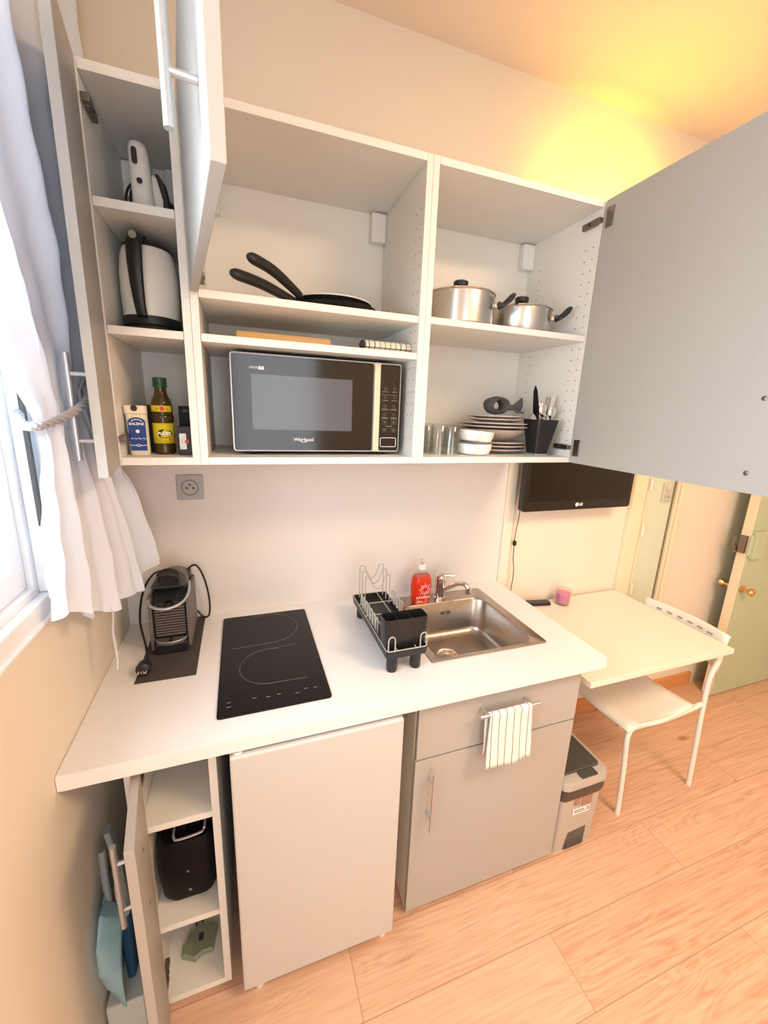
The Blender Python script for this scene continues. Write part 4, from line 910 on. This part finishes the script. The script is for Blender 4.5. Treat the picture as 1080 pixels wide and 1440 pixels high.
mb = MB(); poly = [(-.045, -.030), (-.010, -.048), (.012, -.036), (.040, -.038), (.044, -.008), (.050, .022), (.030, .034), (.014, .030), (-.002, .052), (-.018, .030), (-.032, .020), (-.030, .002), (-.046, -.004)]
mb.loft([[(.208 + x, -.48 + y, .0375) for x, y in poly], [(.208 + x, -.48 + y, .049) for x, y in poly], [(.208 + x * .9, -.48 + y * .9, .053) for x, y in poly]], smooth=False); mb.build('gadget_body', SAGE, kg)
mb = MB(); mb.loft([rrect(.212, -.478, .014, .020, .004, .0532), rrect(.212, -.478, .014, .020, .004, .0542)]); mb.build('centre_hole', CGREY, kg)
mb = MB(); mb.tube([(.196, -.45, .046), (.193, -.42, .048)], .0022, 6); mb.build('prong', CGREY, kg); MB().tube([(.212, -.445, .046), (.212, -.415, .048)], .0022, 6).build('prong', CGREY, kg)
mb = MB(); mb.tube([(.195 + .035 * math.cos(a * PI / 12), -.37 + .03 * math.sin(a * PI / 12), .046) for a in range(24)], .008, 8, closed=True)
tag(mb.build('coiled_hose', WPL, loc=(.195, -.37, .0372)), 'white curled ring behind the pale green gadget in the base cabinet', 'ring')
# dustpan between wall and door
dp = thing('dustpan', (.04, -.6, .25), 'pale blue dustpan hanging between the window wall and the open base door', 'dustpan')
PA = [(.020, -.555, .417), (.020, -.600, .430), (.020, -.640, .375), (.020, -.646, .305), (.022, -.625, .218), (.034, -.600, .148)]
PB = [(.060, -.533, .367), (.060, -.578, .364), (.060, -.608, .340), (.060, -.626, .298), (.060, -.637, .241), (.060, -.639, .158)]
rows = []
for i in range(26):
    t = i / 25 * 5; k = min(int(t), 4); q = t - k; r_ = []
    a_ = Vector(PA[k]).lerp(Vector(PA[k + 1]), q); b_ = Vector(PB[k]).lerp(Vector(PB[k + 1]), q)
    for jj in range(9):
        u = jj / 8; p = a_.lerp(b_, u); p.y -= .006 * math.sin(PI * u); r_.append(tuple(p))
    rows.append(r_)
mb = MB(); mb.loft(rows, False, False, closed=False)
mb.loft([[tuple(Vector(p) + Vector((0, 0, 0))) for p in (Vector(PA[k]), Vector(PA[k]) + Vector((-.004, .12, .01)))] for k in range(6)], False, False, closed=False)
mb.build('pan_shell', BLUEP, dp, solid=.003)
mb = MB(); mb.tube([(.026, -.555, .40), (.020, -.54, .46), (.018, -.53, .54)], .008, 8); mb.build('pan_handle', mat('grey_handle', rgb(150, 156, 158), .6), dp)
db = thing('hand_brush', (.05, -.57, .4), 'dust brush with dark blue bristles and pale grey strap inside the dustpan', 'brush')
mb = MB(); mb.loft([rrect(.062, -.545, .020, .09, .008, .17), rrect(.062, -.540, .026, .10, .010, .30), rrect(.062, -.535, .022, .09, .008, .37)]); mb.build('bristles', DBLUE, db)
mb = MB(); mb.loft([rrect(.062, -.535, .024, .094, .010, .371), rrect(.060, -.53, .020, .06, .008, .40), rrect(.052, -.52, .014, .03, .006, .44), rrect(.03, -.51, .014, .03, .006, .58)]); mb.build('brush_handle', mat('grey_blue_plastic', rgb(150, 160, 166), .5), db)
mb = MB(); mb.tube(smoothpath([(.068, -.585, .555), (.072, -.612, .545), (.070, -.618, .50), (.070, -.606, .44), (.066, -.585, .43), (.068, -.580, .48), (.068, -.585, .555), (.070, -.600, .50), (.070, -.595, .42), (.068, -.58, .39)], 6), .0055, 6); mb.build('strap', mat('grey_strap', rgb(190, 194, 196), .8), db)
sbx = MB().box(.008, .092, -.62, -.06, .0005, .140).build('storage_box', mat('pale_box', rgb(206, 212, 206), .6), loc=(.05, -.34, 0), bev=.004)
tag(sbx, 'pale box on the floor between the window wall and the narrow base cabinet', 'box')

# ------------------------------------------------------------------ towel on drawer handle
tw = []
def towel_mesh():
    mb = MB(); NX, rows = 28, []
    yb = -.5965 - .038; zb_ = .764; prof = []
    for i in range(15): prof.append((yb - .0085 - .010 * (1 - i / 14) ** 2, .590 + (zb_ - .590) * i / 14))
    for i in range(1, 8):
        a = PI - PI * i / 8; prof.append((yb + .0085 * math.cos(a), zb_ + .0085 * math.sin(a)))
    for i in range(1, 12): prof.append((yb + .0085, zb_ - (.150) * i / 11))
    L0 = [0]
    for p, q in zip(prof, prof[1:]): L0.append(L0[-1] + math.hypot(p[0] - q[0], p[1] - q[1]))
    for k, (y, z_) in enumerate(prof):
        f_ = min(1, abs(z_ - zb_) / .12); r_ = []
        for j in range(NX + 1):
            u = j / NX; x = 1.052 + .150 * u + (-.006 + .010 * u) * f_ * (1 if k < 15 else -1.2)
            back = k > 21
            yy = y + (.0018 if not back else .001) * math.sin(u * 14 + 1 + z_ * 12) * f_ - (.004 * f_ if not back else 0)
            if yy > -.5985: yy = -.5985
            r_.append((x - (.008 if back else 0), yy, z_ + .004 * math.sin(u * 9) * f_ * (1 if k < 3 else 0) + (.012 * u - .006) * f_ * 0))
        rows.append(r_)
    mb.loft(rows, False, False, closed=False)
    o = mb.build('dish_towel', TOWEL, loc=(1.13, -.63, .764), solid=.0022)
    cloth_uv(o.data, lambda c: (c.x + 1.0165, c.z)); return o
tag(towel_mesh(), 'white cloth with thin dark stripes hanging over the drawer handle', 'towel')

# ------------------------------------------------------------------ pedal bin
pb = thing('pedal_bin', (1.548, -.45, 0), 'grey plastic pedal bin with dark lid beside the sink cabinet', 'bin')
bcx_, bcy_ = 1.548, -.455
mb = MB()
lo = [(0.0003, .188, .262, .016), (.05, .190, .264, .016), (.285, .200, .278, .024)]  # tapering body
mb.loft([rrect(bcx_, bcy_ + .0, w_, d_, r_, z_) for z_, w_, d_, r_ in lo]); body = mb.build('bin_body', GBIN, pb)
# pedal recess: dark opening framed on the front, and pedal
fy = bcy_ - .1325
mb = MB(); mb.loft([[(1.500, fy - .001, .002), (1.598, fy - .001, .002), (1.598, fy - .001, .088), (1.512, fy - .001, .080)], [(1.500, fy + .004, .002), (1.598, fy + .004, .002), (1.598, fy + .004, .088), (1.512, fy + .004, .080)]], smooth=False); mb.build('pedal_recess', mat('recess_grey', rgb(96, 86, 76), .7), pb)
mb = MB(); mb.loft([[(1.508, fy - .006, .006), (1.590, fy - .006, .006), (1.590, fy - .0012, .010), (1.508, fy - .0012, .010)], [(1.510, fy - .005, .020), (1.588, fy - .005, .020), (1.585, fy - .0012, .045), (1.515, fy - .0012, .040)]], smooth=False); mb.build('pedal', DGREY, pb, bev=.002)
mb = MB(); mb.loft([rrect(bcx_, bcy_, .204, .282, .026, .250), rrect(bcx_, bcy_, .216, .294, .030, .270), rrect(bcx_, bcy_, .216, .294, .030, .304), rrect(bcx_, bcy_, .21, .288, .030, .306)]); mb.build('bin_bag', BAGM, pb)
mb = MB(); mb.loft([rrect(bcx_, bcy_, .222, .300, .036, .3065), rrect(bcx_, bcy_, .224, .302, .036, .330), rrect(bcx_, bcy_, .216, .296, .034, .342), rrect(bcx_, bcy_, .208, .288, .03, .343)]); mb.build('rim', GBIN, pb)
mb = MB(); mb.loft([rrect(bcx_, bcy_ + .012, .184, .252, .018, .3435), rrect(bcx_, bcy_ + .012, .184, .252, .018, .348), rrect(bcx_, bcy_ + .012, .176, .244, .016, .350)], smooth=False); mb.build('lid', DGREY, pb)
mb = MB(); mb.loft([rrect(bcx_ + .012, bcy_ - .131, .076, .030, .004, .3434), rrect(bcx_ + .012, bcy_ - .131, .076, .030, .004, .347)], smooth=False); mb.build('lid_tab', DGREY, pb)
lf = bcy_ - .1385; stk = thing  # sticker on the bin front
STM = mat('sticker_photo', rgb(166, 130, 110), .5, noise=.5, nscale=90)
MB().box(1.512, 1.540, lf - .0012, lf + .0006, .215, .250).build('sticker_picture', STM, pb); st_ = MB().box(1.550, 1.598, lf - .0012, lf + .0006, .205, .262).build('sticker_picture', STM, pb)
mb = MB(); mb.box(1.512, 1.594, lf - .0010, lf + .0010, .170, .196); st2 = mb.build('sticker', WHITEP, pb)
mb = MB(); mb.box(1.518, 1.566, lf - .0016, lf - .0008, .187, .190); mb.box(1.518, 1.572, lf - .0016, lf - .0008, .179, .181); mb.tube([(1.583 + .006 * math.cos(a * PI / 6), lf - .0014, .186 + .007 * math.sin(a * PI / 6)) for a in range(12)], .001, 5, closed=True); mb.build('sticker_print', DARKP, st2)
for p_ in (st_, st2): pass

# ------------------------------------------------------------------ table, chair
tb = thing('wall_table', (1.863, -.3, .75), 'white drop-leaf table fixed to the wall beside the worktop', 'table')
MB().box(1.4900, 2.2400, -.5930, -.0240, .7285, .7500).build('tabletop', TABLEM, tb, bev=.0015)
MB().box(1.545, 2.240, -.0235, -.0170, .655, .7500).build('wall_rail', TABLEM, tb)
mb = MB(); yzprism(mb, [(-.024, .45), (-.044, .45), (-.44, .70), (-.44, .7280), (-.024, .7280)], 1.86, 1.878); mb.build('folding_bracket', TABLEM, tb)
ch = thing('chair', (2.03, -.35, 0), 'white chair with tubular legs pushed under the wall table', 'chair')
# seat sheet
rows = []
for i in range(17):
    u = i / 16; x = 1.800 + .365 * u; r_ = []
    for j in range(13):
        v_ = j / 12; y = -.545 + .375 * v_
        z_ = .452 - .030 * math.sin(PI * u) * (1) - .012 * math.sin(PI * v_) + .010 * u
        if u < .14: z_ -= .03 * (1 - u / .14) ** 2
        r_.append((x, y, z_))
    rows.append(r_)
mb = MB(); mb.loft(rows, False, False, closed=False); mb.build('seat', WPAINT, ch, solid=.006)
for s, y in ((-1, -.535), (1, -.165)):
    yo = y
    pts = smoothpath([(1.838, yo + .004 * s, .0003), (1.826, yo, .22), (1.810, yo, .36), (1.810, yo, .405), (1.825, yo, .428), (1.86, yo, .432), (2.00, yo, .424), (2.14, yo, .436), (2.225, yo, .448)], 6)
    mb = MB(); mb.tube(pts, .0105, 12); mb.build('leg', WPAINT, ch)
    pts = smoothpath([(2.280, yo, .0003), (2.262, yo, .20), (2.242, yo, .42), (2.236, yo, .56), (2.250, yo, .62), (2.275, yo, .66)], 6)
    mb = MB(); mb.tube(pts, .0105, 12); mb.build('leg', WPAINT, ch)
rows = []
for i in range(13):
    v_ = i / 12; y = -.545 + .39 * v_; bow = .030 * math.sin(PI * v_); r_ = []
    for x_, z_ in ((2.262, .60 + .05 * (1 - math.sin(PI * v_)) * 0 + .055 * math.sin(PI * v_)), (2.266, .66), (2.274, .72), (2.282, .764), (2.290, .768)): r_.append((x_ + bow, y, z_))
    rows.append(r_)
mb = MB(); mb.loft(rows, False, False, closed=False); mb.build('backrest', WPAINT, ch, solid=.007)
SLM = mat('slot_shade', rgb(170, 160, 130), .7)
for k in range(6):
    mb = MB(); v_ = .2 + .6 * k / 5; y = -.545 + .39 * v_; bw = .030 * math.sin(PI * v_); mb.box(2.2745 + bw - .0045, 2.2745 + bw - .0035, y - .012, y + .012, .738, .746); mb.build('back_slot', SLM, ch)

# remote, candle glass
rm = thing('remote_control', (1.712, -.048, .7504), 'black remote control on the white table near the worktop end', 'remote')
mb = MB(); mb.loft([rrect(0, 0, .118, .038, .010, .0002), rrect(0, 0, .122, .042, .012, .006), rrect(0, 0, .116, .036, .010, .014)]); mb.build('remote_body', BLACK, rm, local=True)
mb = MB()
for i in range(7):
    for j in range(3): mb.lathe([(.0028, 0), (.0028, .0012)], (-.045 + i * .014, -.010 + j * .010, .0141), 8)
mb.build('remote_buttons', GREYP, rm, local=True)
rm.rotation_euler = (0, 0, R_(-10))
cg = thing('candle_glass', (1.832, -.075, .7504), 'small glass with pink gel on the white table', 'candle')
mb = MB(); mb.lathe([(.030, .0001), (.032, .004), (.036, .078), (.0345, .078), (.0305, .010), (0, .009)], (1.832, -.075, .7504), 28); mb.build('glass_cup', TUMBLER, cg)
mb = MB(); mb.lathe([(.030, .0105), (.0335, .060), (0, .060)], (1.832, -.075, .7504), 28); mb.build('pink_gel', PINKG, cg)

# television on the wall
tv = thing('television', (1.86, -.09, 1.4), 'black flat television on the wall above the white table', 'television')
ty = -.095; tx0, tx1, tz0, tz1 = 1.516, 2.132, 1.2305, 1.60
mb = MB(); mb.loft([xzloop(tx0, tx1, tz0, tz1, .012, ty + .030), xzloop(tx0, tx1, tz0, tz1, .014, ty), xzloop(tx0 + .002, tx1 - .002, tz0 + .002, tz1 - .002, .013, ty - .003)], smooth=False); mb.build('bezel', mat('tv_black', rgb(30, 27, 24), .25), tv)
mb = MB(); mb.loft([xzloop(tx0 + .022, tx1 - .022, tz0 + .044, tz1 - .022, .002, ty - .0031), xzloop(tx0 + .022, tx1 - .022, tz0 + .044, tz1 - .022, .002, ty - .0035)], smooth=False); mb.build('screen', SCREEN, tv)
text('LG', .018, (1.832, ty - .0036, tz0 + .024), tv, WHITEP, name='logo', bold=.0006)
mb = MB(); mb.lathe([(.009, 0), (.009, .0008)], (1.809, ty - .0034, tz0 + .024), 18, ax='y'); mb.build('logo_disc', WHITEP, tv)
MB().box(1.72, 1.93, -.0645, -.0007, 1.33, 1.52).build('wall_mount', MBLACK, tv)
mb = MB(); mb.tube(smoothpath([(1.530, -.075, 1.30), (1.545, -.045, 1.225), (1.558, -.025, 1.17), (1.553, -.022, 1.10), (1.556, -.022, 1.0), (1.568, -.022, .92), (1.566, -.021, .84), (1.560, -.021, .76)], 8), .0018, 6)
mb.lathe([(.004, -.012), (.0085, -.009), (.0085, .009), (.004, .012)], (1.5535, -.0235, 1.065), 12); mb.build('power_cable', MBLACK, tv)

# ------------------------------------------------------------------ curtain
def interp(tab, t):
    for (a, pa), (b, pb_) in zip(tab, tab[1:]):
        if t <= b: k = (t - a) / (b - a); return tuple(x + (y - x) * k for x, y in zip(pa, pb_))
    return tab[-1][1]
def curtain():
    NU, NV = 150, 70; rows = []
    # stations: z level -> (u0 point, u1 point)
    bot = [(0, (.045, -.625, 1.268)), (.12, (.050, -.63, 1.235)), (.3, (.062, -.55, 1.185)), (.5, (.066, -.425, 1.135)), (.58, (.075, -.36, 1.128)), (.78, (.092, -.225, 1.094)), (.80, (.092, -.235, 1.108)), (.86, (.105, -.19, 1.115)), (1, (.128, -.150, 1.168))]
    for iv in range(NV + 1):
        v_ = iv / NV; r_ = []
        for iu in range(NU + 1):
            u = iu / NU
            top = (.052, -1.12 + 1.02 * u, 2.66)
            s1 = (.054, -.98 + .86 * u, 2.05)
            s2 = (.062, -.770 + .56 * u, 1.72)
            tie = (.064, -.640 + .285 * u, 1.592 + .075 * u)
            tieb = (.064, -.632 + .285 * u, 1.560 + .075 * u)
            bt = interp(bot, u)
            mid = (tieb[0] * .4 + bt[0] * .6, tieb[1] * .45 + bt[1] * .55, (tieb[2] + bt[2]) / 2)
            tabs = [(0, top), (.40, s1), (.62, s2), (.70, tie), (.725, tieb), (.86, mid), (1, bt)]
            def cr(tabs, t):
                for k in range(len(tabs) - 1):
                    if t <= tabs[k + 1][0] + 1e-9:
                        p0 = tabs[max(k - 1, 0)][1]; p1 = tabs[k][1]; p2 = tabs[k + 1][1]; q = (t - tabs[k][0]) / (tabs[k + 1][0] - tabs[k][0])
                        return [p1[i] + (p2[i] - p1[i]) * (q if k in (0, 3) else q * q * (3 - 2 * q) if k in (2,) else q) for i in range(3)]
            p = cr(tabs, v_)
            d_t = abs(v_ - .7125) / .3
            amp = .003 + .019 * min(1, d_t * 1.4)
            if v_ > .72: amp = .006 + .012 * min(1, (v_ - .72) / .2)
            ph = 2 * PI * 4.3 * u + .6 * math.sin(v_ * 5 + u * 3)
            f1 = math.sin(ph); f2 = math.sin(2.7 * ph + 1.2) * .35
            x = p[0] + amp * (f1 + f2) + .0015 * math.sin(iv * 1.1 + u * 60)
            x = max(x, .0235) if v_ > .02 else x
            x = min(x, .095 if (p[2] > 1.44 and p[1] > -.56) else .16)
            y = p[1] + .012 * math.cos(ph) * (1 - min(1, .8 * (1 - d_t) if d_t < 1 else 0))
            z_ = p[2] + (.006 * math.sin(ph * 1.3) if iv == NV else 0)
            r_.append((x, y, z_))
        rows.append(r_)
    mb = MB(); mb.loft(rows, False, False, closed=False); return mb
cu = thing('curtain', (.06, -.6, 2.66), 'sheer white curtain gathered by a grey rope at the window', 'curtain')
curtain().build('curtain_cloth', SHEER, cu, sharp=180)
mb = MB(); rows = []
for i in range(10):
    t = i / 9; rows.append([(.075 + .002 * math.sin(i), -.425 - .004 * t + dx - .016 * t, 1.150 - .135 * t) for dx in (0, .010 + .003 * math.sin(i * 2), .018)])
mb.loft(rows, False, False, closed=False); mb.tube(smoothpath([(.077, -.430, 1.03), (.078, -.437, 1.005), (.078, -.446, .985)], 4), .0015, 5); mb.build('hanging_ribbon', SHEER, cu)
# small hem edges
rp = smoothpath([(.014, -.560, 1.606), (.030, -.604, 1.597), (.058, -.660, 1.589), (.082, -.668, 1.590), (.094, -.61, 1.600), (.100, -.53, 1.620), (.098, -.46, 1.642), (.090, -.385, 1.672), (.060, -.33, 1.705), (.014, -.29, 1.73)], 10)
mb = MB()
P = rp; n = len(P)
for s in (0, PI * 2 / 3, PI * 4 / 3):
    pts = []
    for i in range(n):
        t = (P[min(i + 1, n - 1)] - P[max(i - 1, 0)]).normalized(); a_ = t.cross(Vector((0, 0, 1))).normalized(); b_ = t.cross(a_); ph = s + i * .75
        pts.append(P[i] + (a_ * math.cos(ph) + b_ * math.sin(ph)) * .0042)
    mb.tube(pts, .0040, 7)
tag(mb.build('tieback_rope', ROPE, loc=(.06, -.5, 1.6)), 'twisted grey rope tied round the white curtain', 'tieback')
mb = MB(); mb.tube([(.055, -2.0, 2.68), (.055, -.12, 2.68)], .010, 12); mb.lathe([(.018, 0), (.022, .02), (.01, .04)], (.055, -.12, 2.68), 14, ax='y')
tag(mb.build('curtain_rod', WPAINT, loc=(.055, -1, 2.68)), 'white curtain rod above the window', 'rod')

# ------------------------------------------------------------------ lamps
wl = thing('wall_lamp', (1.80, -.23, 2.37), 'small warm wall lamp turned to the wall above the television, behind the open door', 'lamp')
mb = MB(); mb.box(1.77, 1.83, -.018, -.0006, 2.27, 2.33); mb.tube([(1.80, -.018, 2.30), (1.80, -.24, 2.30), (1.80, -.250, 2.34)], .006, 8); mb.build('bracket', WPAINT, wl)
mb = MB(); mb.box(1.69, 1.91, -.262, -.244, 2.33, 2.40); mb.build('lamp_shade', CREAM, wl, bev=.006)
lb_ = light('wall_lamp_bulb', 'AREA', (0, -.009, 0.0), WARM_LAMP, (1.0, 0.66, 0.03), shape='RECTANGLE', size=.20, size_y=.05, spread=R_(128)); lb_.parent = wl; lb_.rotation_euler = (R_(97), 0, 0)
cl = thing('ceiling_lamp', (1.9, -2.0, CH), 'large round warm ceiling lamp over the middle of the room', 'lamp')
mb = MB(); mb.lathe([(.42, -.001), (.42, -.03), (.0, -.03)], (1.9, -2.0, CH), 40); mb.build('lamp_housing', WPAINT, cl)
l2 = light('ceiling_lamp_light', 'AREA', (0, 0, -.045), CEIL_LAMP, (1.0, 0.73, 0.48), shape='DISK', size=.8); l2.parent = cl; l2.data.spread = PI
